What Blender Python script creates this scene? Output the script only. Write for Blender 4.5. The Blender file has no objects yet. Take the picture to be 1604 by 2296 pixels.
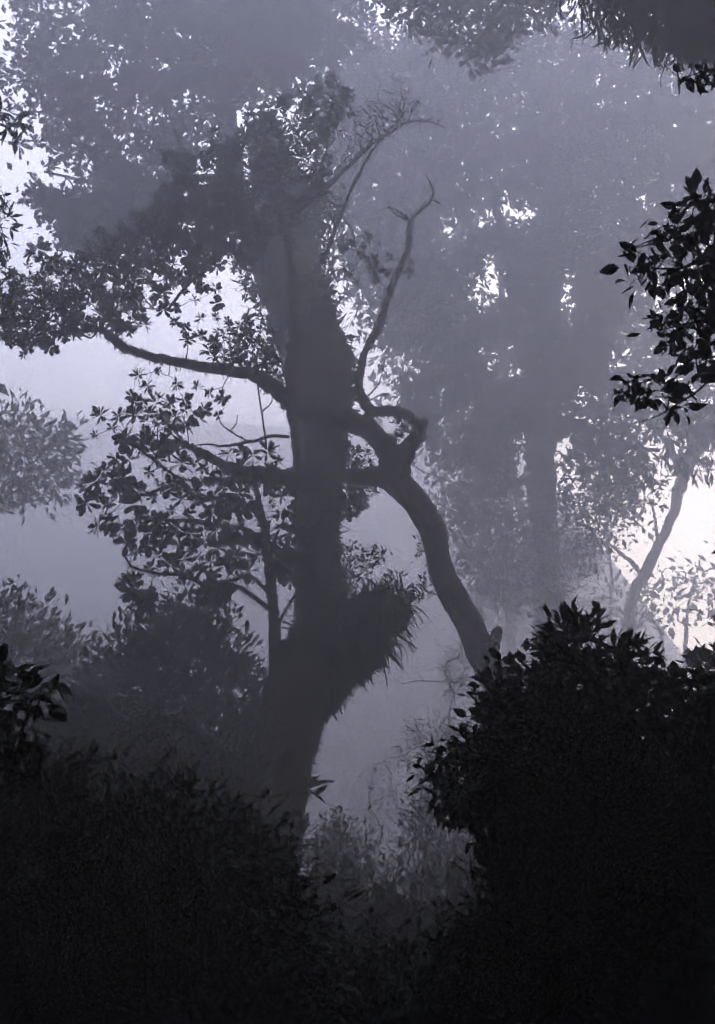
import bpy, math, random
import numpy as np

# ------------------------------------------------------------------ camera, light, exposure
PITCH = math.radians(18.8); VFOV = math.radians(55.0); CAM = np.array([0.0, 0.0, 1.6])
SUN_EL = math.radians(24.0); SUN_AZ = math.radians(25.0)      # azimuth measured from straight ahead towards the right
SKY_STRENGTH = 0.09; SUN_STRENGTH = 1.5; EXPOSURE = 3.65
HAZE_DENSITY = 0.034; HAZE_ANISO = 0.35; HAZE_COL = (0.925, 0.897, 0.957, 1)

scene = bpy.context.scene
col = scene.collection
cd = bpy.data.cameras.new('camera'); cam = bpy.data.objects.new('camera', cd); col.objects.link(cam)
cd.sensor_fit = 'VERTICAL'; cd.sensor_height = 24.0; cd.lens = 12.0 / math.tan(VFOV / 2)
cd.clip_start = 0.05; cd.clip_end = 1000
cam.location = CAM; cam.rotation_euler = (math.pi / 2 + PITCH, 0, 0)
scene.camera = cam

world = bpy.data.worlds.new('World'); scene.world = world; world.use_nodes = True
wn = world.node_tree; bg = wn.nodes['Background']
sky = wn.nodes.new('ShaderNodeTexSky'); sky.sky_type = 'NISHITA'; sky.sun_disc = False
sky.sun_elevation = SUN_EL; sky.sun_rotation = SUN_AZ
sky.air_density = 1.2; sky.dust_density = 5.0; sky.ozone_density = 4.0
wn.links.new(sky.outputs[0], bg.inputs[0]); bg.inputs[1].default_value = SKY_STRENGTH

sl = bpy.data.lights.new('sun', 'SUN'); sun = bpy.data.objects.new('sun', sl); col.objects.link(sun)
sl.energy = SUN_STRENGTH; sl.angle = math.radians(16); sl.color = (1.0, 0.97, 0.98)
sd = np.array([math.sin(SUN_AZ) * math.cos(SUN_EL), math.cos(SUN_AZ) * math.cos(SUN_EL), math.sin(SUN_EL)])
from mathutils import Vector, Matrix, Quaternion
sun.rotation_euler = Vector(sd).to_track_quat('Z', 'Y').to_euler()
sun.location = (20, 30, 40)

scene.view_settings.view_transform = 'Standard'; scene.view_settings.look = 'None'
scene.view_settings.gamma = 1.0; scene.view_settings.use_curve_mapping = False
scene.view_settings.exposure = EXPOSURE
cy = scene.cycles
cy.volume_bounces = 2; cy.max_bounces = 6; cy.diffuse_bounces = 2; cy.glossy_bounces = 1
cy.transmission_bounces = 2; cy.transparent_max_bounces = 4
cy.use_denoising = True; cy.sample_clamp_indirect = 4.0
try:
    cy.denoiser = 'OPENIMAGEDENOISE'; cy.denoising_input_passes = 'RGB'; cy.denoising_quality = 'HIGH'
except Exception:
    pass

# ------------------------------------------------------------------ helpers
FPX = 1148.0 / math.tan(VFOV / 2)          # focal length in the 1604 x 2296 reading of the photograph
CP, SP = math.cos(PITCH), math.sin(PITCH)
SCL = 1.0                                   # near plants are laid out at this share of their listed distance and size
def at(px, py, Y):
    """world point standing Y metres ahead on the line of sight of a place in the photograph"""
    px = np.asarray(px, float); py = np.asarray(py, float); Y = np.asarray(Y, float) * SCL
    u = (px - 802) / FPX; v = -(py - 1148) / FPX
    dy = CP - SP * v; dz = SP + CP * v; t = Y / dy
    return np.stack([u * t + CAM[0], Y + CAM[1] + 0 * t, dz * t + CAM[2]], -1)
def mpp(py, Y):
    v = -(np.asarray(py, float) - 1148) / FPX
    return np.asarray(Y, float) * SCL / (CP - SP * v) / FPX       # metres per pixel there

RNG = np.random.default_rng(7)
def unit(a):
    a = np.asarray(a, float); n = np.linalg.norm(a, axis=-1, keepdims=True); return a / np.maximum(n, 1e-9)

def mesh_data(name, V, T, m, smooth=False):
    me = bpy.data.meshes.new(name)
    V = np.ascontiguousarray(V, dtype=np.float32); T = np.ascontiguousarray(T, dtype=np.int32)
    me.vertices.add(len(V)); me.vertices.foreach_set('co', V.ravel())
    me.loops.add(T.size); me.loops.foreach_set('vertex_index', T.ravel())
    me.polygons.add(len(T)); me.polygons.foreach_set('loop_start', np.arange(0, T.size, 3, dtype=np.int32))
    if smooth: me.polygons.foreach_set('use_smooth', np.ones(len(T), dtype=bool))
    me.update(calc_edges=True)
    if m: me.materials.append(m)
    return me
def link(name, me, parent=None, loc=None):
    o = bpy.data.objects.new(name, me); col.objects.link(o)
    if loc is not None: o.location = loc
    if parent is not None: o.parent = parent
    return o
def tag(o, label=None, cat=None, group=None, kind=None):
    if label: o['label'] = label
    if cat: o['category'] = cat
    if group: o['group'] = group
    if kind: o['kind'] = kind
    return o
def thing(name, loc, label, cat, group=None):
    o = bpy.data.objects.new(name, None); col.objects.link(o); o.location = tuple(float(x) for x in loc)
    o.empty_display_size = 0.2
    return tag(o, label, cat, group)
class Geo:
    """collects triangle arrays, links them as one mesh; points are given in world space"""
    def __init__(s): s.V = []; s.T = []; s.n = 0
    def add(s, V, T):
        s.V.append(np.asarray(V, float).reshape(-1, 3)); s.T.append(np.asarray(T, int).reshape(-1, 3) + s.n); s.n += len(s.V[-1])
    def build(s, name, m, parent=None, smooth=False, kind=None):
        if not s.V: return None
        V = np.concatenate(s.V); T = np.concatenate(s.T)
        if parent is not None:
            w = np.array(parent.location); q = parent.parent
            while q is not None: w = w + np.array(q.location); q = q.parent
            V = V - w
        o = link(name, mesh_data(name, V, T, m, smooth), parent)
        if kind: o['kind'] = kind
        return o
def worldpos(o):
    w = np.array(o.location); q = o.parent
    while q is not None: w = w + np.array(q.location); q = q.parent
    return w

# ---- materials
def mat(name, rgb, rgb2=None, scale=8.0, rough=0.7, bump=0.0, bscale=30.0, spec=0.25, trans=None, obrand=0.0):
    m = bpy.data.materials.new(name); m.use_nodes = True; nt = m.node_tree; N = nt.nodes; b = N['Principled BSDF']
    b.inputs['Roughness'].default_value = rough; b.inputs['Specular IOR Level'].default_value = spec
    tc = N.new('ShaderNodeTexCoord'); ns = N.new('ShaderNodeTexNoise'); ns.inputs['Scale'].default_value = scale
    ns.inputs['Detail'].default_value = 4
    nt.links.new(tc.outputs['Object'], ns.inputs['Vector'])
    mx = N.new('ShaderNodeMix'); mx.data_type = 'RGBA'
    mx.inputs['A'].default_value = (*rgb, 1); mx.inputs['B'].default_value = (*(rgb2 or rgb), 1)
    cr = N.new('ShaderNodeMapRange'); cr.inputs['From Min'].default_value = 0.35; cr.inputs['From Max'].default_value = 0.65
    nt.links.new(ns.outputs['Fac'], cr.inputs['Value']); nt.links.new(cr.outputs[0], mx.inputs['Factor'])
    nt.links.new(mx.outputs['Result'], b.inputs['Base Color'])
    if bump:
        n2 = N.new('ShaderNodeTexNoise'); n2.inputs['Scale'].default_value = bscale; n2.inputs['Detail'].default_value = 3
        nt.links.new(tc.outputs['Object'], n2.inputs['Vector'])
        bp = N.new('ShaderNodeBump'); bp.inputs['Strength'].default_value = bump; bp.inputs['Distance'].default_value = 0.03
        nt.links.new(n2.outputs['Fac'], bp.inputs['Height']); nt.links.new(bp.outputs['Normal'], b.inputs['Normal'])
    return m
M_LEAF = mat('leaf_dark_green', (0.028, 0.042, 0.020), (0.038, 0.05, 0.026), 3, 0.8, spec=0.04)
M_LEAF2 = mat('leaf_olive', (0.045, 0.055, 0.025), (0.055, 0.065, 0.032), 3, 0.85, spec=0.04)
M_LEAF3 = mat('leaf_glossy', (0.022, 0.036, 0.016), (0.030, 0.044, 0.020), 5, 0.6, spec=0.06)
M_FERN = mat('fern_green', (0.035, 0.05, 0.02), (0.055, 0.065, 0.03), 4, 0.85, spec=0.05)
M_BARK = mat('bark', (0.045, 0.038, 0.032), (0.075, 0.066, 0.055), 6, 0.9, 0.6, 22, 0.1)
M_MOSS = mat('moss', (0.035, 0.042, 0.018), (0.06, 0.06, 0.03), 7, 0.95, 0.8, 40, 0.05)
M_TWIG = mat('twig_bark', (0.04, 0.034, 0.03), (0.06, 0.053, 0.045), 12, 0.9, 0, 22, 0.1)
M_SOIL = mat('forest_soil', (0.018, 0.014, 0.010), (0.035, 0.028, 0.018), 1.5, 0.95, 0.9, 9, 0.05)
M_PATH = mat('trodden_path', (0.03, 0.025, 0.02), (0.05, 0.042, 0.034), 2.0, 0.95, 0.9, 14, 0.05)
M_GRASS = mat('grass', (0.022, 0.032, 0.012), (0.04, 0.05, 0.02), 2, 0.8)

# ---- leaves
def leaf_tmpl(kind):
    """a leaf along +X, normal +Z, unit length; returns V, T"""
    if kind == 'flat':
        V = np.array([[0, 0, 0], [.5, .26, .03], [.5, -.26, .03], [1, 0, -.08]]); T = np.array([[0, 2, 1], [1, 2, 3]]); return V, T
    if kind == 'obflat':
        V = np.array([[0, 0, 0], [.5, .17, -.02], [.5, -.17, -.02], [.86, .17, -.09], [.86, -.17, -.09], [1, 0, -.12]]); T = np.array([[0, 2, 1], [1, 2, 4], [1, 4, 3], [3, 4, 5]]); return V, T
    st = {'obovate': [(.0, .0), (.25, .10), (.5, .2), (.75, .24), (.92, .14), (1., 0)],
          'oval': [(.0, .0), (.12, .02), (.3, .2), (.55, .25), (.8, .14), (1., 0)],
          'lance': [(.0, .0), (.15, .05), (.4, .13), (.65, .11), (.85, .05), (1., 0)],
          'strap': [(.0, .02), (.2, .045), (.45, .055), (.7, .05), (.9, .03), (1., 0)]}[kind]
    droop = {'obovate': .12, 'oval': .18, 'lance': .22, 'strap': .9}[kind]
    V = []
    for x, w in st:
        z = -droop * x * x
        V += [[x, 0, z - w * .25], [x, w, z], [x, -w, z]]
    V = np.array(V); T = []
    for i in range(len(st) - 1):
        a, b = i * 3, i * 3 + 3
        for s in (1, 2):
            q = [a, b, b + s, a + s] if s == 2 else [a, a + s, b + s, b]
            T += [[q[0], q[1], q[2]], [q[0], q[2], q[3]]]
    return V, np.array(T)
TM = {k: leaf_tmpl(k) for k in ('flat', 'obflat', 'obovate', 'oval', 'lance', 'strap')}

def frames(d, up=None, rng=RNG):
    """rotation matrices whose X is d and Z as near as possible to up"""
    d = unit(d); n = len(d)
    if up is None: up = np.array([0, 0, 1.0]) + rng.normal(0, .5, (n, 3))
    y = np.cross(up, d); y = unit(y); z = np.cross(d, y)
    return np.stack([d, y, z], -1)        # columns
def scatter(geo, tmpl, pos, R, size, wid=None):
    V, T = tmpl; n = len(pos)
    if n == 0: return
    W = V[None] * np.asarray(size)[:, None, None]
    if wid is not None: W = W * np.stack([np.ones(n), wid, np.ones(n)], -1)[:, None, :]
    P = np.einsum('nij,nkj->nki', R, W) + pos[:, None, :]
    TT = T[None] + (np.arange(n) * len(V))[:, None, None]
    geo.add(P.reshape(-1, 3), TT.reshape(-1, 3))

def rosette_mesh(name, m, n, kind, seed, flat=.55):
    """whorl of leaves round +Z, leaf length about 1"""
    r = np.random.default_rng(seed); g = Geo()
    a = np.arange(n) * 2.4 + r.normal(0, .3, n); e = np.clip(np.linspace(-.55, 1.25, n) * flat / .55 + r.normal(0, .15, n), -.6, 1.4)
    d = np.stack([np.cos(a) * np.cos(e), np.sin(a) * np.cos(e), np.sin(e)], -1)
    R = frames(d, np.tile([0, 0, 1.0], (n, 1)) + r.normal(0, .25, (n, 3)))
    scatter(g, TM[kind], d * .06, R, r.uniform(.7, 1.08, n), r.uniform(.85, 1.25, n))
    return np.concatenate(g.V), np.concatenate(g.T)
ROS = [rosette_mesh('rosette', M_LEAF, n, 'obovate', s) for s, n in enumerate((13, 15, 17, 18, 12, 16))]
ROS_F = [rosette_mesh('rosette', M_LEAF, n, 'obflat', 80 + s) for s, n in enumerate((12, 14, 16, 13))]
ROS_L = [rosette_mesh('rosette', M_LEAF, n, 'lance', 40 + s, .4) for s, n in enumerate((7, 9, 10, 8))]
def axis_frames(ax, rng=RNG):
    z = unit(ax); r = rng.normal(0, 1, z.shape); x = unit(np.cross(r, z)); y = np.cross(z, x)
    return np.stack([x, y, z], -1)
ROS_ME = [mesh_data('leaf_rosette', V, T, M_LEAF) for V, T in ROS]
LEAF_ME = {}
def leaf_mesh(kind, m):
    k = (kind, m.name)
    if k not in LEAF_ME:
        L = []
        for s in range(5):
            r = random.Random(s); V, T = TM[kind]; V = V.copy()
            V[:, 2] += -r.uniform(-.15, .35) * V[:, 0] ** 2; V[:, 1] += r.uniform(-.12, .12) * V[:, 0] ** 2
            L.append(mesh_data('leaf', V, T, m))
        LEAF_ME[k] = L
    return LEAF_ME[k]

def put_parts(meshes, name, pos, R, size, parent):
    w = worldpos(parent)
    for i in range(len(pos)):
        o = bpy.data.objects.new(name, meshes[i % len(meshes)])
        M = Matrix([[*(R[i][k] * size[i]), pos[i][k] - w[k]] for k in range(3)] + [[0, 0, 0, 1]])
        o.parent = parent; o.matrix_local = M
        col.objects.link(o)

# ---- wood
def smooth_path(P, r, sub=4):
    """Catmull-Rom through P (n,3) with radii r"""
    P = np.asarray(P, float); r = np.asarray(r, float); n = len(P)
    if n < 3: sub = max(sub, 2)
    Q = np.vstack([2 * P[0] - P[1], P, 2 * P[-1] - P[-2]]); out = []; ro = []
    for i in range(n - 1):
        p0, p1, p2, p3 = Q[i:i + 4]
        for k in range(sub):
            t = k / sub
            out.append(.5 * ((2 * p1) + (p2 - p0) * t + (2 * p0 - 5 * p1 + 4 * p2 - p3) * t * t + (3 * p1 - p0 - 3 * p2 + p3) * t ** 3))
            ro.append(r[i] * (1 - t) + r[i + 1] * t)
    out.append(P[-1]); ro.append(r[-1])
    return np.array(out), np.array(ro)
def tube(geo, P, r, sides=8, rough=0.0, seed=0, cap=True):
    P = np.asarray(P, float); r = np.asarray(r, float); n = len(P)
    if n < 2: return
    t = np.gradient(P, axis=0); t = unit(t)
    ref = np.array([0.13, 0.97, 0.2]); a = unit(np.cross(t, ref)); b = np.cross(t, a)
    th = np.arange(sides) * 2 * math.pi / sides
    rr = np.tile(r[:, None], (1, sides))
    if rough:
        rg = np.random.default_rng(seed); L = np.concatenate([[0], np.cumsum(np.linalg.norm(np.diff(P, axis=0), axis=1))])
        f = np.zeros((n, sides)); rm = max(np.mean(r), 1e-3)
        for k in range(7):
            w = rg.integers(1, 4 + k); q = rg.uniform(.4, 2.6) * (1 + k * .8) / (rm * 8)
            f += rg.uniform(.5, 1) / (1 + k * .45) * np.sin(w * th[None, :] + rg.uniform(0, 6.28) + q * L[:, None] * 2.2 + np.sin(L[:, None] * q * .7 + k))
        f += rg.normal(0, .35, f.shape)
        rr = rr * (1 + rough * f / 2.2)
    V = P[:, None, :] + rr[..., None] * (np.cos(th)[None, :, None] * a[:, None, :] + np.sin(th)[None, :, None] * b[:, None, :])
    V = V.reshape(-1, 3); i = np.arange(n - 1)[:, None] * sides; j = np.arange(sides)[None, :]; jn = (j + 1) % sides
    A = (i + j).ravel(); B = (i + jn).ravel(); C = (i + sides + jn).ravel(); D = (i + sides + j).ravel()
    T = np.concatenate([np.stack([A, B, C], -1), np.stack([A, C, D], -1)])
    if cap:
        V = np.vstack([V, P[0], P[-1]]); j = np.arange(sides); e = (n - 1) * sides
        T = np.vstack([T, np.stack([(j + 1) % sides, j, np.full(sides, n * sides)], -1), np.stack([e + j, e + (j + 1) % sides, np.full(sides, n * sides + 1)], -1)])
    geo.add(V, T)
def fuzz(geo, P, r, per_m, length, rng=RNG, down=.3, kind='flat', wid=.45, out=1.0):
    """moss and fern tufts standing off a limb"""
    seg = np.linalg.norm(np.diff(P, axis=0), axis=1); L = seg.sum(); n = int(L * per_m)
    if n < 1: return
    c = np.concatenate([[0], np.cumsum(seg)]); s = rng.uniform(0, L, n)
    p = np.stack([np.interp(s, c, P[:, k]) for k in range(3)], -1); rad = np.interp(s, c, r)
    t = unit(np.stack([np.interp(s, c, np.gradient(P, axis=0)[:, k]) for k in range(3)], -1))
    d = rng.normal(0, 1, (n, 3)); d = unit(d - (d * t).sum(-1, keepdims=True) * t)
    base = p + d * rad[:, None] * .92
    dd = unit(d * out + rng.normal(0, .45, (n, 3)) + np.array([0, 0, -down]))
    ln = length * rng.uniform(.35, 1.2, n)
    scatter(geo, TM[kind], base, frames(dd, rng.normal(0, 1, (n, 3))), ln, np.full(n, wid))

def px_path(pts, sub=5, jit=0.0, rng=RNG):
    """pts: (px, py, Y, half-width in px)"""
    a = np.array(pts, float); P = at(a[:, 0], a[:, 1], a[:, 2]); r = a[:, 3] * mpp(a[:, 1], a[:, 2])
    P, r = smooth_path(P, r, sub)
    if jit:
        n = len(P); k = rng.normal(0, 1, (n, 3)) * jit * r[:, None]; k[0] = 0; P = P + k
    return P, r

def inpoly(x, y, poly):
    poly = np.asarray(poly, float); c = np.zeros(len(x), bool); j = len(poly) - 1
    for i in range(len(poly)):
        xi, yi = poly[i]; xj, yj = poly[j]
        hit = ((yi > y) != (yj > y)) & (x < (xj - xi) * (y - yi) / (yj - yi + 1e-12) + xi)
        c ^= hit; j = i
    return c
def sample(poly, n, mind=0.0, holes=(), rng=RNG, soft=6.0, clump=0.0, cscale=60.0):
    """n places of the photograph inside poly, outside holes, kept mind pixels apart, edges ragged by soft"""
    poly = np.asarray(poly, float); lo = poly.min(0) - soft; hi = poly.max(0) + soft
    out = np.zeros((0, 2)); ph = rng.uniform(0, 6.28, (6,)); tries = 0
    while len(out) < n and tries < 60:
        tries += 1
        p = rng.uniform(lo, hi, (max(n * 3, 64), 2)); q = p + rng.normal(0, soft, p.shape)
        ok = inpoly(q[:, 0], q[:, 1], poly)
        for h in holes: ok &= ~inpoly(q[:, 0], q[:, 1], h)
        if clump:
            f = np.sin(p[:, 0] / cscale * 3 + ph[0] + 1.5 * np.sin(p[:, 1] / cscale * 2 + ph[1])) * np.sin(p[:, 1] / cscale * 3.3 + ph[2] + 1.3 * np.sin(p[:, 0] / cscale * 1.7 + ph[3]))
            ok &= rng.uniform(0, 1, len(p)) < np.clip(1 - clump * (.5 - .5 * f) * 1.3, 0, 1)
        p = p[ok]
        if mind:
            for c in p:
                if len(out) >= n: break
                if len(out) == 0 or ((out - c) ** 2).sum(1).min() > mind * mind: out = np.vstack([out, c])
        else: out = np.vstack([out, p])
    return out[:n]

def grow(geo, nodes, att, step, tip_r, rng=RNG, sides=4, expo=.5, wig=.12, sag=0.0, rmax=.06):
    """twigs from limb nodes to every attractor; each new twig may start on an earlier one. Returns end directions."""
    nodes = np.asarray(nodes, float); att = np.asarray(att, float); M = len(att)
    if M == 0: return np.zeros((0, 3))
    d0 = np.array([((nodes - a) ** 2).sum(1).min() for a in att]); order = np.argsort(d0)
    cap = len(nodes) + M * 14; P = np.zeros((cap, 3)); P[:len(nodes)] = nodes; N0 = len(nodes); N = N0
    par = np.full(cap, -1); lenp = np.zeros(cap); paths = []; dirs = np.zeros((M, 3))
    for ai in order:
        a = att[ai]; D = np.linalg.norm(P[:N] - a, axis=1); j = int(np.argmin(D + .35 * lenp[:N])); dist = D[j]
        k = int(np.clip(math.ceil(dist / step), 1, 12)); s = P[j]
        side = rng.normal(0, 1, 3) * dist * wig; side[2] -= sag * dist
        idx = [j]
        for q in range(1, k + 1):
            t = q / k; x = s * (1 - t) + a * t + side * math.sin(math.pi * t) + (rng.normal(0, 1, 3) * dist / k * .10 if q < k else 0)
            P[N] = x; par[N] = idx[-1]; lenp[N] = lenp[idx[-1]] + dist / k; idx.append(N); N += 1
        paths.append(idx); dirs[ai] = P[idx[-1]] - P[idx[-2]]
    cnt = np.zeros(cap)
    for p in paths: cnt[p[-1]] += 1
    for i in range(N - 1, N0 - 1, -1):
        if par[i] >= 0: cnt[par[i]] += cnt[i]
    for p in paths:
        p1 = p[1:]; r = tip_r * np.maximum(cnt[p1], 1) ** expo; r = np.minimum(np.concatenate([[r[0] * 1.1], r]), rmax)
        Q = P[p]
        if len(Q) > 2: Q, r = smooth_path(Q, r, 2)
        tube(geo, Q, r, sides, cap=False)
    return unit(dirs)

def region_points(regs, rng=RNG):
    """regs: (poly, n, mind px, Y, thickness, extra dict) -> world points"""
    out = []
    for poly, n, mind, Y, th, kw in regs:
        s = sample(poly, n, mind, rng=rng, **kw)
        y = Y + rng.uniform(-th, th, len(s)); out.append(at(s[:, 0], s[:, 1], y))
    return np.vstack(out)

# ------------------------------------------------------------------ the ground
def hgt(x, y):
    x = np.asarray(x, float); y = np.asarray(y, float)
    pc = .9 + .035 * y + .35 * np.sin(y * .16)                # centre of the path
    d = np.abs(x - pc)
    bank = 0.85 * (1 - np.exp(-np.maximum(d - .9, 0) ** 2 / 3.0)) * np.clip((y + 4) / 8, 0, 1)
    t = np.clip((y - 52) / 74, 0, 1); u = np.clip((x - .13 * y) / 38, 0, 1); v = np.clip((np.abs(x + 5) - 60) / 50, 0, 1)
    far = (56 * t * t * (3 - 2 * t) * (1 - .93 * u * u * (3 - 2 * u)) + t * 1.5 * np.sin(x * .21) * np.sin(y * .17 + x * .05))      # slope added to block the low bright sky, kept low to the right
    n = .10 * np.sin(x * .9 + y * .3) * np.sin(y * .7 - x * .2) + .05 * np.sin(x * 2.3 + 1) * np.sin(y * 1.9 + x) + .25 * np.sin(x * .07) * np.sin(y * .06 + 1)
    k = np.clip(d / 2, .25, 1)
    return bank * np.exp(-np.maximum(y - 30, 0) / 25) + n * k + far - .05
def sheet(xs, ys, dz=0.0, zf=hgt):
    X, Y = np.meshgrid(xs, ys); Z = zf(X, Y) + dz; V = np.stack([X, Y, Z], -1).reshape(-1, 3)
    nx, ny = len(xs), len(ys); i = np.arange(ny - 1)[:, None] * nx + np.arange(nx - 1)[None, :]; i = i.ravel()
    return V, np.concatenate([np.stack([i, i + 1, i + nx + 1], -1), np.stack([i, i + nx + 1, i + nx], -1)])
g = Geo()
xs = np.concatenate([np.linspace(-110, -14, 40), np.linspace(-13.6, 15, 110), np.linspace(15.5, 110, 40)])
ys = np.concatenate([np.linspace(-60, -6, 24), np.linspace(-5.6, 45, 170), np.linspace(46, 128, 40)])
g.add(*sheet(xs, ys)); tag(g.build('ground', M_SOIL, smooth=True), kind='structure')
g = Geo(); ys = np.linspace(-6, 60, 220); us = np.linspace(-.75, .75, 12)
pc = .9 + .035 * ys + .35 * np.sin(ys * .16); wv = 1 + .18 * np.sin(ys * 1.3) + .1 * np.sin(ys * 3.1)
X = pc[:, None] + us[None] * wv[:, None]; Yg = np.repeat(ys[:, None], 12, 1); Zg = hgt(X, Yg) + .012
i = (np.arange(219)[:, None] * 12 + np.arange(11)[None]).ravel()
g.add(np.stack([X, Yg, Zg], -1).reshape(-1, 3), np.concatenate([np.stack([i, i + 1, i + 13], -1), np.stack([i, i + 13, i + 12], -1)]))
tag(g.build('path', M_PATH, smooth=True), kind='structure')

# grass and low ground cover: nobody could count it
g = Geo(); n = 60000
y = 3 + 38 * RNG.uniform(0, 1, n) ** 1.3; x = RNG.uniform(-1, 1, n) * (3 + y * .45)
pc = .9 + .035 * y + .35 * np.sin(y * .16); keep = np.abs(x - pc) > RNG.uniform(.35, 1.0, n); x, y = x[keep], y[keep]; n = len(x)
d = np.stack([RNG.normal(0, .5, n), RNG.normal(0, .5, n), np.ones(n)], -1)
scatter(g, TM['flat'], np.stack([x, y, hgt(x, y) - .01], -1), frames(d, RNG.normal(0, 1, (n, 3))), RNG.uniform(.08, .28, n), np.full(n, .22))
tag(g.build('grass', M_GRASS), 'short dark grass and weeds along both sides of the forest path', 'grass', kind='stuff')

# ------------------------------------------------------------------ the giant trunk
def T0(name, px, py, Y, label, cat, group=None):
    p = at(px, py, Y); p[2] = float(hgt(p[0], p[1])); return thing(name, p, label, cat, group)

giant = T0('giant_tree', 585, 2080, 9.8, 'huge leaning moss-covered trunk in the middle, thickening into a shaggy fuzzy top', 'tree')
gp = [(560, 2190, 9.7, 120), (578, 2060, 9.8, 92), (592, 1950, 9.9, 76), (612, 1820, 10.1, 68), (632, 1700, 10.4, 66), (662, 1590, 10.8, 72), (694, 1490, 11.3, 68),
      (722, 1400, 11.8, 52), (722, 1300, 12.3, 47), (716, 1200, 12.8, 43), (721, 1100, 13.3, 42), (731, 1000, 13.5, 46), (735, 900, 13.7, 46), (732, 820, 13.9, 46), (712, 740, 14.6, 46),
      (680, 650, 15.8, 50), (655, 560, 17.0, 52), (635, 470, 18.2, 54), (612, 380, 19.2, 50), (590, 300, 20.0, 38)]
P, r = px_path(gp, 7); g = Geo(); tube(g, P, r, 22, .13, 3); gi = (P, r)
# root flare
for a in (-2.6, -1.9, -.9, .2, 1.2):
    b = P[2]; e = np.array([b[0] + math.cos(a) * 1.1, b[1] + math.sin(a) * .8, 0]); e[2] = hgt(e[0], e[1]) - .08
    m_ = (b + e) / 2 + [0, 0, -.12]; q, rr = smooth_path([b + [0, 0, .35], m_, e], [.3, .16, .05], 5); tube(g, q, rr, 9, .15, int(a * 10) + 50)
g.build('trunk', M_MOSS, giant, True)
g = Geo(); lo = slice(0, None)
fuzz(g, P, r, 700, .10, down=.3); fuzz(g, P[40:], r[40:], 260, .16, down=.5, kind='strap', wid=.8)
g.build('moss', M_MOSS, giant, kind='stuff')
# shaggy epiphytes that thicken the upper trunk: hanging fronds
g = Geo()
ups = [([(640, 770), (600, 700), (560, 640), (535, 560), (500, 480), (490, 420), (560, 400), (650, 380), (745, 430), (740, 640), (728, 700), (760, 790), (770, 860), (750, 900), (680, 900)], 1500, 0, 17.6, 1.2, dict(soft=22)),
       ([(730, 640), (750, 740), (785, 800), (790, 870), (780, 920), (710, 960), (680, 900), (690, 700)], 700, 0, 14.4, .5, dict(soft=6))]
pts = region_points(ups); n = len(pts)
for c in range(5):
    q = pts + RNG.normal(0, .05, pts.shape); d = np.stack([RNG.normal(0, .6, n), RNG.normal(0, .6, n), RNG.uniform(-1, .35, n)], -1)
    scatter(g, TM['strap' if c % 2 else 'lance'], q, frames(d, RNG.normal(0, 1, (n, 3))), RNG.uniform(.09, .24, n), np.full(n, 1.5))
g.build('epiphyte_fronds', M_FERN, giant, kind='stuff')

# fern basket on the stub of a broken limb
basket = thing('fern_clump', at(790, 1420, 11.4), 'big shaggy clump of strap ferns bulging from the right side of the huge trunk', 'fern')
g = Geo(); P2, r2 = px_path([(715, 1470, 11.5, 45), (770, 1425, 11.4, 60), (830, 1395, 11.4, 55), (878, 1385, 11.3, 44), (905, 1368, 11.3, 24), (918, 1362, 11.3, 10)], 7); tube(g, P2, r2, 16, .2, 9); g.build('root_mat', M_MOSS, basket, True)
C = at(790, 1430, 11.4)
poly = [(700, 1560), (690, 1400), (740, 1345), (800, 1335), (855, 1340), (895, 1352), (912, 1362), (898, 1400), (872, 1445), (840, 1490), (790, 1525), (765, 1560), (720, 1600)]
pts = region_points([(poly, 1500, 0, 11.4, .5, dict(soft=3))]); n = len(pts)
g = Geo()
for c in range(3):
    d = unit(pts - C) * 1.0 + RNG.normal(0, .45, (n, 3)) + [0, 0, -.35]
    scatter(g, TM['strap'], pts + RNG.normal(0, .03, pts.shape), frames(d, RNG.normal(0, 1, (n, 3)) + [0, 0, 1]), RNG.uniform(.06, .14, n), np.full(n, 2.0))
# a fringe on top
s = sample([(810, 1330), (860, 1320), (930, 1345), (930, 1360), (810, 1350)], 130, 0, soft=4); q = at(s[:, 0], s[:, 1], 11.4 + RNG.uniform(-.3, .3, len(s)))
d = RNG.normal(0, .35, (len(q), 3)) + [.25, 0, .9]; scatter(g, TM['strap'], q, frames(d, RNG.normal(0, 1, (len(q), 3))), RNG.uniform(.1, .2, len(q)), np.full(len(q), 1.8))
g.build('fronds', M_FERN, basket, kind='stuff')
# the hanging fronds one can tell apart
edge = np.array([(925, 1355), (925, 1385), (915, 1410), (905, 1435), (890, 1455), (870, 1465), (850, 1480), (830, 1492), (810, 1505), (790, 1515), (775, 1535), (765, 1560), (750, 1580)], float)
k = 130; tt = np.linspace(0, len(edge) - 1.001, k); i0 = tt.astype(int); e = edge[i0] * (1 - (tt - i0))[:, None] + edge[i0 + 1] * (tt - i0)[:, None] + RNG.normal(0, 7, (k, 2)) - [12, 10]
pos = at(e[:, 0], e[:, 1], 11.3 + RNG.uniform(-.35, .35, k)); f = 1 - tt / len(edge)
d = np.stack([.8 * f + RNG.normal(.2, .25, k), RNG.normal(-.1, .3, k), -.15 - .8 * (1 - f) + RNG.normal(0, .22, k)], -1)
put_parts(leaf_mesh('strap', M_FERN), 'frond', pos, frames(d), RNG.uniform(.12, .28, k), basket)

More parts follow.
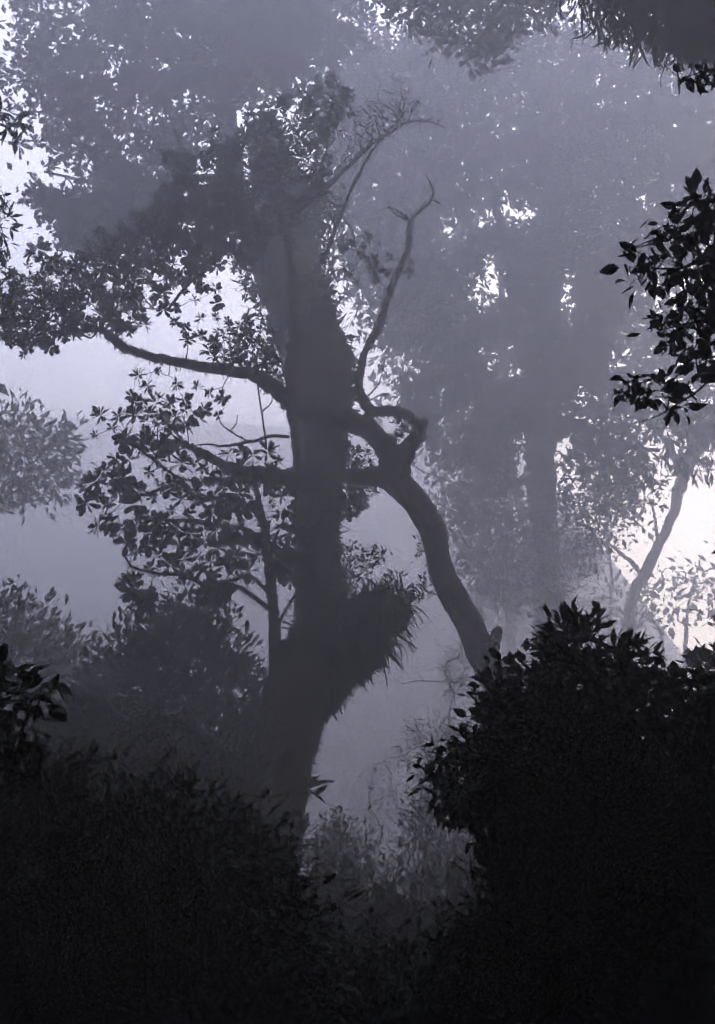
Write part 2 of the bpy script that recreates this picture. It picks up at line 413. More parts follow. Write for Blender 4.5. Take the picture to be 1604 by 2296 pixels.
# small ferns perched on the left flank of the trunk
pf = [(655, 1460, 11.3), (640, 1500, 11.1), (615, 1570, 10.8), (598, 1610, 10.6), (672, 1380, 11.8), (690, 1770, 10.2), (672, 1890, 10.0)]
FL = ['spiky fern tuft on the left of the trunk, level with the bulging fern clump', 'fern tuft just below the spiky one on the left of the trunk', 'fern tuft where the slim tree meets the trunk',
      'lowest fern tuft on the left edge of the trunk', 'tiny fern tuft high on the left edge of the trunk above the others', 'faint fern tuft low on the right edge of the trunk', 'small leafy tuft at the right foot of the trunk']
for i, (x, y, Y) in enumerate(pf):
    b = at(x, y, Y); t = thing('perched_fern', b, FL[i], 'fern', 'small ferns perched on the huge trunk'); k = [16, 16, 14, 14, 7, 12, 14][i]; side = -1 if i < 5 else 1
    d = np.stack([side * RNG.uniform(.0, 1, k), RNG.uniform(-.8, .4, k), RNG.uniform(-.4, .9, k)], -1)
    put_parts(leaf_mesh('lance', M_FERN), 'frond', np.tile(b, (k, 1)) + RNG.normal(0, .05, (k, 3)), frames(d), RNG.uniform(.15, .3, k) * (.6 if i == 4 else 1), t)

# ------------------------------------------------------------------ builders of leafy trees
def rosette_tree(root, nodes, regs, size, tip_r=.004, step=.22, nparts=300, twig='twigs', sag=.0, rmax=.035, dens=1.0, mshape=ROS, mmesh=ROS_ME, leafmat=None, wig=.14, minr=.5):
    pts = region_points(regs); g = Geo(); dirs = grow(g, nodes, pts, step, tip_r, sag=sag, rmax=rmax, wig=wig)
    g.build(twig, M_TWIG, root, kind='stuff')
    n = len(pts); ax = dirs + [0, -.2, .55] + RNG.normal(0, .35, (n, 3)); R = axis_frames(ax); sz = size * RNG.uniform(minr, 1.2, n)
    order = np.argsort(-(sz / np.linalg.norm(pts - CAM, axis=1))); a = order[:nparts]; b = order[nparts:]
    put_parts(mmesh, 'leaf_rosette', pts[a], R[a], sz[a], root)
    if len(b):
        g = Geo()
        for k in range(len(mshape)):
            q = b[k::len(mshape)]; scatter(g, mshape[k], pts[q], R[q], sz[q])
        g.build('foliage', leafmat or M_LEAF, root, kind='stuff')
    return pts

# ------------------------------------------------------------------ the crooked tree
crook = T0('crooked_tree', 1105, 1560, 13.6, 'crooked bare tree arching from the dark bush to a looping fork before the trunk', 'tree')
bp = at(1150, 1640, 13.8); base = np.array([bp[0] + .15, 13.9, hgt(bp[0] + .15, 13.9) - .1])
Pm, rm = px_path([(1185, 1720, 13.9, 40), (1150, 1610, 13.8, 37), (1118, 1530, 13.7, 34), (1088, 1480, 13.6, 33), (1058, 1410, 13.5, 31), (1022, 1345, 13.4, 31), (992, 1290, 13.3, 29), (976, 1230, 13.3, 27), (965, 1180, 13.2, 31), (938, 1135, 13.1, 30), (905, 1098, 13, 30), (878, 1068, 12.9, 32)], 8)
Pb, rb = smooth_path(np.vstack([base, (base + Pm[0]) / 2 + [.1, 0, 0], Pm[0]]), np.array([rm[0] * 1.5, rm[0] * 1.15, rm[0]]), 6)
P = np.vstack([Pb[:-1], Pm]); r = np.concatenate([rb[:-1], rm]); g = Geo(); tube(g, P, r, 18, .17, 11)
q, rr = px_path([(1088, 1480, 13.5, 22), (1105, 1450, 13.4, 16), (1116, 1418, 13.3, 12), (1121, 1408, 13.3, 7)], 5); tube(g, q, rr, 10, .15, 12)     # broken stub
g.build('trunk', M_BARK, crook, True)
mg = Geo(); fuzz(mg, P, r, 200, .045, down=.7)
nodesets = {}
def limb(root, pts, seed, sides=12, rough=.12, m=M_BARK, fz=(160, .07), name='limb', sub=6):
    g = Geo(); P, r = px_path(pts, sub, .12); tube(g, P, r, sides, rough, seed); g.build(name, m, root, True)
    if fz: fuzz(mg, P, r, fz[0], fz[1], down=.7)
    return P
# horizontal limb running left in front of the trunk
L1 = limb(crook, [(885, 1075, 12.9, 28), (840, 1068, 12.7, 22), (790, 1068, 12.5, 16), (730, 1072, 12.3, 18), (660, 1076, 12.1, 20), (600, 1068, 12.1, 18), (550, 1060, 12.2, 16), (500, 1040, 12.3, 11), (460, 1018, 12.4, 9), (425, 1000, 12.5, 7), (395, 985, 12.6, 5)], 21)
# left arm of the fork, then the long limb
L2 = limb(crook, [(888, 1070, 12.9, 30), (880, 1030, 12.8, 32), (858, 995, 12.7, 26), (832, 965, 12.6, 22), (790, 945, 12.4, 24), (730, 925, 12.2, 24), (670, 912, 12.1, 22), (640, 893, 12.1, 18), (612, 868, 12.1, 17), (575, 843, 12.2, 15), (520, 832, 12.3, 13), (470, 824, 12.4, 12), (400, 812, 12.5, 11), (340, 800, 12.6, 10), (285, 782, 12.7, 10), (255, 762, 12.8, 9), (225, 738, 12.9, 7), (190, 742, 13, 5), (130, 752, 13.1, 3)], 22)
# right arm, hook and loop back
L3 = limb(crook, [(893, 1070, 12.9, 26), (905, 1035, 12.8, 22), (915, 1005, 12.75, 18), (935, 980, 12.7, 18), (948, 955, 12.7, 14), (956, 942, 12.7, 6)], 23)
L4 = limb(crook, [(945, 962, 12.7, 12), (930, 943, 12.65, 10), (905, 928, 12.6, 12), (870, 922, 12.6, 12), (838, 925, 12.6, 11), (818, 940, 12.6, 9), (800, 950, 12.6, 6)], 24, fz=(300, .05))
# thin dead leader rising from the loop
L5 = limb(crook, [(835, 930, 12.6, 11), (818, 900, 12.7, 12), (806, 865, 12.8, 9), (812, 820, 12.9, 8), (822, 782, 13, 7), (848, 740, 13.1, 10), (862, 690, 13.2, 8), (880, 640, 13.3, 8), (902, 590, 13.4, 7), (917, 550, 13.5, 7), (918, 515, 13.6, 6), (925, 490, 13.6, 5), (948, 465, 13.7, 4.5), (968, 448, 13.8, 4), (970, 425, 13.8, 3), (960, 400, 13.9, 1.5)], 25, 8, .15, fz=(120, .05))
g = Geo()
for tw in ([(812, 882, 12.8, 3), (803, 840, 12.7, 2.5), (810, 790, 12.8, 2)], [(820, 893, 12.7, 2), (850, 860, 12.6, 1.5), (862, 808, 12.6, 1)], [(822, 900, 12.7, 2), (860, 884, 12.7, 1.2), (880, 886, 12.7, .8)],
           [(919, 495, 13.6, 4), (900, 478, 13.6, 3), (872, 466, 13.6, 2), (842, 474, 13.6, 1)], [(917, 492, 13.6, 3), (890, 482, 13.7, 2), (872, 462, 13.7, 1.5), (874, 446, 13.7, .8)],
           [(968, 448, 13.8, 2.5), (985, 455, 13.8, 1.5), (960, 466, 13.8, .8)], [(970, 425, 13.8, 2), (978, 402, 13.8, 1)], [(952, 462, 13.7, 2.5), (978, 448, 13.7, 1)]):
    q, rr = px_path(tw, 5, .3); tube(g, q, rr, 5)
g.build('dead_twigs', M_TWIG, crook, kind='stuff')
# stem that climbs in front of the trunk and forks high up
L6 = limb(crook, [(672, 1070, 12.1, 10), (668, 1020, 12.1, 11), (660, 960, 12.05, 11), (652, 900, 12.0, 12), (654, 830, 12.0, 12), (662, 750, 12.0, 12), (659, 680, 12.05, 11), (650, 600, 12.1, 9), (645, 540, 12.15, 8), (640, 495, 12.2, 7)], 26, 10, .12, fz=(160, .05))
L7 = limb(crook, [(640, 500, 12.2, 6), (662, 478, 12.2, 6), (700, 448, 12.2, 6), (730, 420, 12.3, 7), (770, 385, 12.4, 5), (820, 335, 12.5, 4), (870, 300, 12.6, 3), (915, 275, 12.7, 2.4), (960, 272, 12.8, 1.8), (998, 285, 12.9, 1)], 27, 8, .1, fz=(120, .04))
L8 = limb(crook, [(663, 675, 12.05, 7), (700, 620, 12.2, 5), (735, 560, 12.3, 5), (765, 480, 12.4, 4.5), (800, 400, 12.5, 4), (830, 345, 12.6, 3), (870, 295, 12.7, 2), (900, 262, 12.8, 1.2)], 28, 8, .1, fz=(80, .04))
L9 = limb(crook, [(640, 505, 12.2, 6), (625, 470, 12.2, 5), (612, 430, 12.25, 5), (580, 415, 12.3, 4), (540, 405, 12.4, 3.4), (500, 390, 12.5, 3)], 29, 8, .1, fz=(80, .04))
L10 = limb(crook, [(728, 425, 12.3, 5), (690, 400, 12.3, 4.5), (650, 398, 12.3, 4), (620, 360, 12.35, 3.5), (590, 320, 12.4, 3), (565, 300, 12.5, 2)], 30, 8, .1, fz=(80, .04))
L11 = limb(crook, [(655, 545, 12.1, 6), (610, 515, 12.1, 5), (560, 518, 12.1, 5), (520, 540, 12.15, 4), (480, 590, 12.2, 4), (420, 640, 12.3, 4), (380, 690, 12.4, 3)], 31, 8, .1, fz=(80, .04))
L12 = limb(crook, [(655, 640, 12.1, 5), (600, 612, 12.1, 4), (545, 600, 12.2, 4), (520, 560, 12.2, 3.5), (470, 520, 12.3, 3)], 32, 8, .1, fz=(60, .04))
L13 = limb(crook, [(730, 440, 12.3, 5), (720, 380, 12.3, 4), (735, 330, 12.4, 3), (740, 270, 12.5, 2.5)], 33, 8, .1, fz=None)
mg.build('moss', M_MOSS, crook, kind='stuff')
# bare twig fan
g = Geo()
fan = region_points([([(690, 330), (780, 230), (860, 235), (940, 225), (930, 270), (860, 300), (800, 340), (760, 400), (700, 420)], 210, 8, 12.4, .8, {}), ([(930, 265), (1000, 240), (1005, 290), (940, 300)], 12, 8, 12.7, .3, {}), ([(770, 400), (800, 290), (830, 205), (900, 185), (950, 215), (930, 260), (850, 330)], 170, 8, 12.6, .5, {}),
                     ([(720, 450), (780, 470), (770, 540), (720, 600), (690, 520)], 34, 12, 12.3, .3, {})])
grow(g, np.vstack([L7, L8, L13]), fan, .15, .0055, wig=.10, expo=.36)
g.build('bare_twigs', M_TWIG, crook, kind='stuff')
RA = [(10, 650), (60, 605), (110, 565), (150, 592), (200, 565), (235, 512), (300, 502), (345, 482), (400, 520), (460, 540), (490, 565), (470, 610), (400, 640), (330, 690), (310, 740), (255, 765), (200, 735), (120, 750), (60, 790), (15, 760)]
RB = [(348, 460), (385, 405), (380, 350), (410, 345), (440, 375), (490, 325), (520, 330), (555, 275), (600, 252), (650, 220), (710, 188), (750, 195), (785, 190), (782, 222), (740, 280), (700, 330), (640, 390), (570, 430), (530, 500), (480, 560), (400, 520), (350, 485)]
RC = [(350, 710), (400, 645), (470, 620), (500, 660), (500, 700), (560, 720), (625, 755), (620, 850), (560, 830), (450, 780), (350, 730)]
RC2 = [(480, 740), (560, 720), (625, 755), (620, 860), (540, 830), (470, 800)]
RD = [(300, 845), (360, 832), (430, 865), (520, 885), (510, 930), (420, 930), (310, 872)]
allL = np.vstack([L2[30:], L1, L6, L9, L10, L11, L12, L13])
rosette_tree(crook, allL, [
    (RA, 400, 9, 12.6, .9, dict(clump=.75, cscale=60, soft=8)), (RB, 310, 10, 12.9, .9, dict(clump=.7, cscale=60, soft=12)),
    ([(480, 560), (560, 430), (640, 390), (700, 330), (760, 300), (720, 440), (620, 520), (560, 600)], 60, 12, 12.8, .8, dict(clump=.8, cscale=50, soft=10)),
    (RC, 26, 26, 12.3, .6, dict(soft=3)), (RC2, 40, 15, 12.2, .5, dict(soft=3)), (RD, 12, 30, 12.2, .3, {}),
    ([(340, 480), (480, 430), (560, 440), (560, 500), (480, 560), (400, 560)], 90, 10, 12.4, .8, dict(soft=5)),
    ([(755, 555), (830, 520), (930, 590), (930, 620), (860, 640), (790, 635)], 16, 18, 13.2, .3, {}),
    ([(845, 945), (930, 950), (900, 985), (860, 985)], 3, 10, 12.6, .2, {}),
    ([(770, 1000), (830, 1010), (850, 1050), (775, 1055)], 9, 14, 12.5, .2, {}), ([(768, 1090), (850, 1090), (820, 1130), (775, 1160)], 14, 12, 12.4, .2, {}),
    ([(280, 880), (330, 905), (400, 930), (430, 1000), (380, 1020), (330, 960)], 20, 18, 12.5, .4, {}),
    ([(380, 980), (480, 1030), (560, 1050), (660, 1055), (660, 1090), (560, 1090), (440, 1060)], 14, 18, 12.2, .35, {}),
    ], .125, tip_r=.0035, step=.2)

# ------------------------------------------------------------------ the slim tree on the left of the trunk
slim = T0('slim_tree', 620, 2080, 13.9, 'slim tree left of the huge trunk with whorled broad leaves spreading far to the left', 'tree')
b = at(616, 1700, 13.6); base = np.array([b[0], 13.6, hgt(b[0], 13.6) - .1])
P, r = px_path([(616, 1700, 13.6, 15), (615, 1540, 13.5, 14), (616, 1440, 13.4, 12), (614, 1380, 13.3, 12), (608, 1310, 13.2, 12), (602, 1240, 13.1, 11), (592, 1180, 13, 9), (580, 1120, 12.9, 7), (570, 1070, 12.8, 5)], 7, .1)
P = np.vstack([base, P]); r = np.concatenate([[r[0] * 1.2], r]); g = Geo(); tube(g, P, r, 12, .12, 41); g.build('trunk', M_BARK, slim, True)
mg = Geo(); fuzz(mg, P, r, 150, .05, down=.5)
S = [P[10:]]
S.append(limb(slim, [(612, 1372, 13.3, 6), (585, 1350, 13.2, 5), (558, 1330, 13.1, 5), (530, 1315, 13, 7), (500, 1312, 12.9, 8), (460, 1310, 12.8, 5), (410, 1290, 12.8, 4), (350, 1285, 12.8, 3.5), (300, 1272, 12.8, 3), (275, 1240, 12.8, 2)], 42, 8, .15))
S.append(limb(slim, [(606, 1330, 13.2, 4), (560, 1292, 13.1, 5), (520, 1302, 13, 5), (500, 1310, 12.9, 5)], 43, 8, .15))
S.append(limb(slim, [(602, 1240, 13.1, 6), (560, 1190, 13, 5), (500, 1180, 12.9, 5), (440, 1170, 12.8, 6), (380, 1166, 12.8, 4), (330, 1160, 12.8, 3), (300, 1165, 12.8, 2)], 44, 8, .15))
S.append(limb(slim, [(590, 1170, 13, 5), (550, 1130, 12.9, 5), (500, 1120, 12.8, 4), (440, 1110, 12.7, 4), (380, 1090, 12.7, 4), (320, 1110, 12.7, 3), (260, 1090, 12.7, 2.5), (220, 1080, 12.7, 2)], 45, 8, .15))
S.append(limb(slim, [(575, 1090, 12.8, 4), (530, 1070, 12.8, 4), (470, 1080, 12.7, 3), (400, 1070, 12.7, 3), (330, 1020, 12.7, 3), (280, 980, 12.7, 2)], 46, 8, .15))
S.append(limb(slim, [(624, 1400, 13.3, 4), (640, 1370, 13.2, 3), (655, 1345, 13.1, 3), (672, 1325, 13, 2.5)], 47, 6, .15))
S.append(limb(slim, [(622, 1480, 13.45, 5), (626, 1430, 13.4, 4), (624, 1395, 13.3, 4)], 48, 6, .15))
mg.build('moss', M_MOSS, slim, kind='stuff')
g = Geo()
q, rr = px_path([(648, 980, 12.1, 4), (610, 978, 12.2, 4), (560, 992, 12.3, 4), (500, 1000, 12.4, 3), (465, 996, 12.4, 2), (430, 1000, 12.5, 1.5)], 5, .3); tube(g, q, rr, 6)
q, rr = px_path([(560, 992, 12.3, 2.5), (530, 975, 12.3, 2.2), (500, 955, 12.3, 1.5), (490, 935, 12.3, 1)], 5, .3); tube(g, q, rr, 5)
q, rr = px_path([(515, 968, 12.3, 1.8), (530, 950, 12.3, 1.4), (532, 930, 12.3, .8)], 5, .3); tube(g, q, rr, 5)
q, rr = px_path([(595, 978, 12.2, 2.5), (588, 930, 12.2, 2), (580, 880, 12.2, 2), (576, 845, 12.2, 1.5)], 5, .3); tube(g, q, rr, 5)
q, rr = px_path([(586, 925, 12.2, 1.8), (610, 900, 12.2, 1.4), (608, 870, 12.2, .8)], 5, .3); tube(g, q, rr, 5)
g.build('bare_twigs', M_TWIG, crook, kind='stuff')
h1 = [(440, 1130), (470, 1120), (480, 1150), (450, 1165)]; h2 = [(395, 1055), (440, 1060), (440, 1100), (400, 1095)]; h3 = [(260, 1120), (300, 1110), (300, 1160), (265, 1155)]; h4 = [(400, 1175), (440, 1175), (430, 1215), (395, 1205)]; h5 = [(565, 1285), (595, 1285), (595, 1325), (570, 1320)]
rosette_tree(slim, np.vstack(S), [
    ([(250, 1010), (330, 980), (400, 1010), (440, 1080), (420, 1150), (330, 1180), (280, 1130), (250, 1060)], 22, 32, 12.7, .5, dict(holes=[h2, h3])),
    ([(178, 1110), (215, 1060), (270, 1060), (290, 1120), (250, 1150), (200, 1130)], 10, 28, 12.6, .4, {}),
    ([(215, 930), (300, 900), (350, 920), (330, 990), (260, 1000), (220, 975)], 9, 30, 12.6, .4, {}), ([(350, 900), (430, 920), (440, 960), (370, 960)], 7, 30, 12.6, .3, {}),
    ([(215, 1165), (250, 1150), (260, 1190), (225, 1190)], 4, 18, 12.6, .2, {}),
    ([(440, 1070), (520, 1010), (610, 1000), (670, 1060), (672, 1260), (590, 1230), (480, 1170), (430, 1120)], 46, 27, 12.8, .6, dict(holes=[h1], clump=.3)),
    ([(280, 1170), (420, 1180), (550, 1200), (640, 1230), (665, 1290), (600, 1290), (540, 1270), (440, 1290), (330, 1270), (275, 1230)], 38, 28, 12.8, .5, dict(holes=[h4, h5], clump=.4)),
    ([(268, 1310), (300, 1290), (310, 1330), (350, 1330), (340, 1355), (270, 1340)], 9, 14, 12.8, .2, {}), ([(455, 1310), (510, 1320), (500, 1350), (465, 1350)], 8, 12, 12.8, .2, {}),
    ([(630, 1270), (672, 1260), (672, 1310), (640, 1310)], 6, 12, 13, .2, {}),
    ], .175, tip_r=.0042, step=.25, sag=.06)

# thin-leaved sprays growing from the trunk to the right
def spray(name, start, poly, n, Y, th, label, size, mind=7, tip=.003, kind='flat', m=M_LEAF2, wid=1.0, cat='branch', group=None, k=5, leafdown=0.0):
    b = at(*start); t = thing(name, b, label, cat, group); pts = region_points([(poly, n, mind, Y, th, {})]); g = Geo(); dirs = grow(g, b[None], pts, .12, tip, wig=.1); g.build('twigs', M_TWIG, t, kind='stuff')
    q = np.repeat(pts, k, 0) + RNG.normal(0, size * .35, (len(pts) * k, 3)); d = np.repeat(dirs, k, 0) + RNG.normal(0, .7, (len(q), 3)) - [0, 0, leafdown]
    g = Geo(); scatter(g, TM[kind], q, frames(d), size * RNG.uniform(.6, 1.2, len(q)), np.full(len(q), wid)); g.build('foliage', m, t, kind='stuff'); return t
spray('leafy_twig', (765, 1330, 13.8), [(765, 1225), (855, 1230), (860, 1250), (800, 1310), (765, 1330)], 60, 14, .5, 'fine-leaved spray on the right of the huge trunk above the bulging ferns', .09)
spray('leafy_twig', (870, 1350, 13.6), [(865, 1290), (890, 1280), (900, 1310), (870, 1340)], 14, 13.7, .2, 'tiny upright spray rising from the top of the bulging ferns', .08)
spray('leafy_twig', (915, 1355, 12.9), [(920, 1330), (960, 1295), (975, 1320), (930, 1345)], 16, 12.9, .2, 'small spray reaching from the bulging ferns to the crooked trunk', .08)
spray('leafy_twig', (962, 1240, 13.1), [(940, 1215), (962, 1225), (965, 1260), (945, 1255)], 10, 13.1, .1, 'small leaf tuft halfway up the crooked trunk', .08)

# ------------------------------------------------------------------ cloud-crowned trees for the misty distance
def project(p):
    r = p - CAM; f = r[:, 1] * CP + r[:, 2] * SP; v = -r[:, 1] * SP + r[:, 2] * CP
    return 802 + FPX * r[:, 0] / f, 1148 - FPX * v / f
def open_to(p, gaps):
    x, y = project(p); x = x + RNG.normal(0, 9, len(x)); y = y + RNG.normal(0, 9, len(y)); ok = np.ones(len(p), bool)
    keep = (np.sin(x * .11 + 2 * np.sin(y * .07)) * np.sin(y * .13 + 2 * np.sin(x * .06)) > .25) & (RNG.uniform(0, 1, len(x)) < .5)
    for h in gaps: ok &= ~inpoly(x, y, h) | keep
    return ok
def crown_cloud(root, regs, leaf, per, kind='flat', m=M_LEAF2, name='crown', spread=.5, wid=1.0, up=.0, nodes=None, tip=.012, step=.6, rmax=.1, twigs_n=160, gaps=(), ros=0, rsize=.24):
    """regs as in region_points: each point becomes a clump of per leaves"""
    leaf, spread, tip, step, rmax, rsize = leaf * SCL, spread * SCL, tip * SCL, step * SCL, rmax * SCL, rsize * SCL
    pts = region_points(regs)
    if nodes is not None and len(pts):
        sel = RNG.permutation(len(pts))[:twigs_n]; g = Geo(); grow(g, nodes, pts[sel], step, tip, rmax=rmax, sides=4); g.build('twigs', M_TWIG, root, kind='stuff')
    g = Geo(); n = len(pts) * per; q = np.repeat(pts, per, 0) + RNG.normal(0, spread, (n, 3))
    if len(gaps): q = q[open_to(q, gaps)]; n = len(q)
    d = RNG.normal(0, 1, (n, 3)) + [0, 0, up]
    scatter(g, TM[kind], q, frames(d), leaf * RNG.uniform(.6, 1.3, n), np.full(n, wid))
    if ros:
        p = pts[RNG.integers(0, len(pts), ros)] + RNG.normal(0, spread * 1.6, (ros, 3))
        if len(gaps): p = p[open_to(p, gaps)]
        R_ = axis_frames(RNG.normal(0, .8, p.shape) + [0, 0, .6])
        for k in range(4): scatter(g, ROS_F[k], p[k::4], R_[k::4], rsize * RNG.uniform(.7, 1.2, len(p[k::4])))
    g.build(name, m, root, kind='stuff'); return pts
def wood(root, plist, name='trunk', m=M_BARK, sides=10, seed=0, rough=.12, fz=None):
    out = []
    for i, pl in enumerate(plist):
        g = Geo(); P, r = px_path(pl, 5, .1); 
        if i == 0:
            b = P[0]; base = np.array([b[0], b[1], hgt(b[0], b[1]) - .2]); P = np.vstack([base, P]) if b[2] > base[2] else P; r = np.concatenate([[r[0] * 1.3], r]) if len(P) > len(r) else r
        tube(g, P, r, sides, rough, seed + i)
        if fz: fuzz(g, P, r, fz[0], fz[1], down=.5)
        g.build(name if i == 0 else 'limb', m, root, True); out.append(P)
    return np.vstack(out)

SCL = 1.15
# left rear tree: wide canopy over the top left
lt = T0('canopy_tree', 690, 1900, 20, 'tall misty tree at top left with a wide leafy canopy and straight trunk', 'tree')
nd = wood(lt, [[(640, 1750, 20, 22), (680, 1400, 20, 22), (680, 1000, 20, 24), (640, 750, 20, 24), (560, 520, 20, 24), (512, 320, 20, 23), (512, 150, 20, 22), (515, 20, 20, 20), (515, -150, 20, 16)],
               [(500, 330, 20, 14), (450, 345, 19.5, 12), (390, 330, 19, 10), (330, 300, 18.6, 7), (270, 290, 18.4, 5), (240, 310, 18.4, 3)],
               [(505, 400, 20, 10), (420, 400, 19, 8), (330, 410, 18.6, 5), (220, 410, 18.4, 4), (100, 385, 18.4, 2.5)],
               [(512, 120, 20, 12), (420, 60, 19, 9), (300, 20, 18.4, 6), (180, 40, 18, 4)], [(512, 200, 20, 10), (400, 190, 19, 7), (260, 180, 18.4, 5), (120, 230, 18, 3)],
               [(515, 60, 20, 10), (600, 0, 20, 8), (700, -40, 20, 5)]], seed=60)
LG = [[(150, 55), (185, 60), (185, 80), (150, 75)], [(155, 90), (195, 95), (185, 108), (160, 108)], [(160, 160), (195, 165), (190, 185), (165, 178)], [(252, 300), (285, 295), (290, 320), (250, 330)], [(310, 300), (345, 290), (350, 310), (320, 315)], [(430, 335), (470, 330), (490, 360), (440, 370)], [(310, 255), (330, 252), (328, 268), (312, 268)], [(105, 60), (130, 70), (128, 82), (105, 78)], [(250, 140), (285, 145), (280, 155), (250, 150)], [(70, 375), (240, 415), (245, 440), (90, 420)], [(205, 205), (250, 235), (245, 250), (205, 225)]]
def canopy(polys, n, Y, th, **kw): return [(p, n, 0, Y, th, kw) for p in polys]
crown_cloud(lt, [([(30, -60), (700, -60), (640, 150), (540, 230), (480, 330), (380, 400), (260, 400), (110, 330), (60, 240), (20, 130)], 640, 0, 18.8, 1.8, dict(holes=LG, soft=10, clump=.55, cscale=60)),
                 ([(60, 430), (230, 420), (400, 420), (360, 470), (200, 500), (110, 470)], 110, 0, 18.6, .9, dict(holes=LG, soft=10, clump=.6, cscale=50)),
                 ([(150, 500), (340, 460), (380, 440), (350, 500), (260, 550), (190, 540)], 110, 0, 18.6, .9, dict(soft=8, clump=.6, cscale=40)),
                 ([(500, -60), (820, -60), (760, 120), (640, 180), (540, 200)], 260, 0, 20, 1.6, dict(soft=12, clump=.3))], .20, 13, m=M_LEAF, nodes=nd, spread=.24, wid=1.1, gaps=LG, ros=1100, rsize=.26, step=.5, tip=.008, rmax=.07)

SCL = 1.24
# right far tree with broad trunk
rt = T0('broad_tree', 1235, 1700, 25, 'broad pale misty tree right of centre with forking limbs and drooping leaves', 'tree')
nd = wood(rt, [[(1240, 1500, 25, 42), (1232, 1380, 25, 36), (1222, 1250, 25, 32), (1214, 1100, 25, 31), (1213, 980, 25, 33), (1216, 880, 25, 40), (1222, 790, 25, 36), (1226, 700, 25, 28), (1230, 560, 25, 24), (1240, 400, 25, 18), (1240, 200, 25, 12)],
               [(1205, 960, 25, 26), (1150, 910, 24.6, 22), (1090, 850, 24.3, 20), (1030, 800, 24.3, 18), (970, 740, 23.8, 14), (930, 640, 23.8, 10)], [(1215, 880, 25, 22), (1165, 760, 24.3, 18), (1150, 650, 24.3, 14), (1140, 560, 24.3, 12), (1100, 430, 24.3, 8)],
               [(1225, 860, 25, 22), (1270, 800, 25, 18), (1300, 720, 25, 14), (1310, 600, 25, 12), (1320, 450, 25, 8)], [(1210, 1070, 25, 12), (1150, 1085, 24.6, 9), (1100, 1110, 24.3, 7), (1040, 1090, 24.3, 4)], [(1230, 980, 25, 14), (1310, 960, 25, 10), (1400, 1000, 25, 7), (1480, 1010, 25, 4)]], seed=70)
G = [[(985, 500), (1030, 490), (1050, 540), (1030, 590), (1000, 570)], [(1040, 490), (1075, 460), (1150, 435), (1215, 470), (1210, 500), (1120, 500), (1060, 520)], [(1090, 560), (1130, 570), (1150, 640), (1120, 700), (1060, 700), (1040, 660), (1090, 620)],
     [(1255, 580), (1295, 590), (1295, 700), (1280, 750), (1230, 745), (1230, 700), (1260, 640)], [(1075, 780), (1170, 760), (1185, 800), (1165, 840), (1130, 870), (1080, 840)], [(870, 790), (950, 790), (950, 830), (900, 860), (870, 840)], [(960, 870), (1060, 880), (1090, 950), (1040, 1010), (960, 960)], [(1110, 1100), (1175, 1080), (1180, 1150), (1120, 1140)], [(1000, 1050), (1060, 1040), (1060, 1080), (1010, 1080)],
     [(1395, 1020), (1500, 1000), (1600, 980), (1600, 1100), (1470, 1060)], [(1020, 260), (1060, 255), (1050, 275)], [(1430, 430), (1470, 440), (1460, 465), (1430, 460)], [(1290, 860), (1310, 850), (1320, 900), (1300, 920)]]
for c in list(G[:9]) * 5 + [[(1430, 430), (1500, 430), (1560, 450)], [(1100, 60), (1200, 70)], [(850, 150), (900, 120)]] * 4:
    cx, cy_ = np.mean(c, 0) + RNG.normal(0, 42, 2); a = RNG.uniform(4, 13); G.append([(cx + a * RNG.uniform(.5, 1.3) * math.cos(t), cy_ + a * RNG.uniform(.5, 1.3) * math.sin(t)) for t in np.arange(6) * 1.047])
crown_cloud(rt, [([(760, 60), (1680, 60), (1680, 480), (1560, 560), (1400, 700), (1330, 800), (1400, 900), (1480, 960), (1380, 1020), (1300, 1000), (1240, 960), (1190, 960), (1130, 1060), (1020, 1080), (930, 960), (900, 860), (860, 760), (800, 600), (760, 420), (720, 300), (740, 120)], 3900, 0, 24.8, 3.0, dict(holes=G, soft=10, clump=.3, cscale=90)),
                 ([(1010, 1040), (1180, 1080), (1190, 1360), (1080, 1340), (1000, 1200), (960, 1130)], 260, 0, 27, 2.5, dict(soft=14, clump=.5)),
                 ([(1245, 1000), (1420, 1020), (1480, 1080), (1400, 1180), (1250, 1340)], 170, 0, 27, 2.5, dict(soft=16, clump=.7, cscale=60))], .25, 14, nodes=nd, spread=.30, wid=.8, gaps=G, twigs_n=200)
# drooping leaf sprays in front of it that still read one by one
def droop_spray(poly, n, Y, label, start, leaf=.42):
    t = thing('drooping_branch', at(*start), label, 'branch', 'drooping leafy branches in the mist'); pts = region_points([(poly, n, 12, Y, .8, dict(soft=4))]); g = Geo(); grow(g, at(*start)[None], pts, .5, .008, sag=-.1); g.build('twigs', M_TWIG, t, kind='stuff')
    k = 6; leaf *= SCL; q = np.repeat(pts, k, 0) + RNG.normal(0, .12, (len(pts) * k, 3)); d = RNG.normal(0, .45, (len(q), 3)) - [0, 0, .9]
    g = Geo(); scatter(g, TM['lance'], q, frames(d), leaf * RNG.uniform(.6, 1.1, len(q)), np.full(len(q), .8)); g.build('foliage', M_LEAF2, t, kind='stuff')
droop_spray([(890, 850), (960, 800), (1060, 850), (1130, 950), (1110, 1020), (1020, 1030), (930, 960)], 110, 22.5, 'drooping narrow-leaved branch right of the looping fork', (1150, 900, 24))
droop_spray([(1290, 950), (1400, 980), (1470, 1040), (1420, 1090), (1330, 1060), (1290, 1010)], 60, 23, 'drooping narrow-leaved branch right of the broad misty trunk', (1250, 930, 24.6))
droop_spray([(1480, 920), (1604, 900), (1620, 1000), (1560, 1080), (1500, 1040)], 50, 23, 'drooping narrow leaves at the far right edge above the bright gap', (1640, 880, 24))

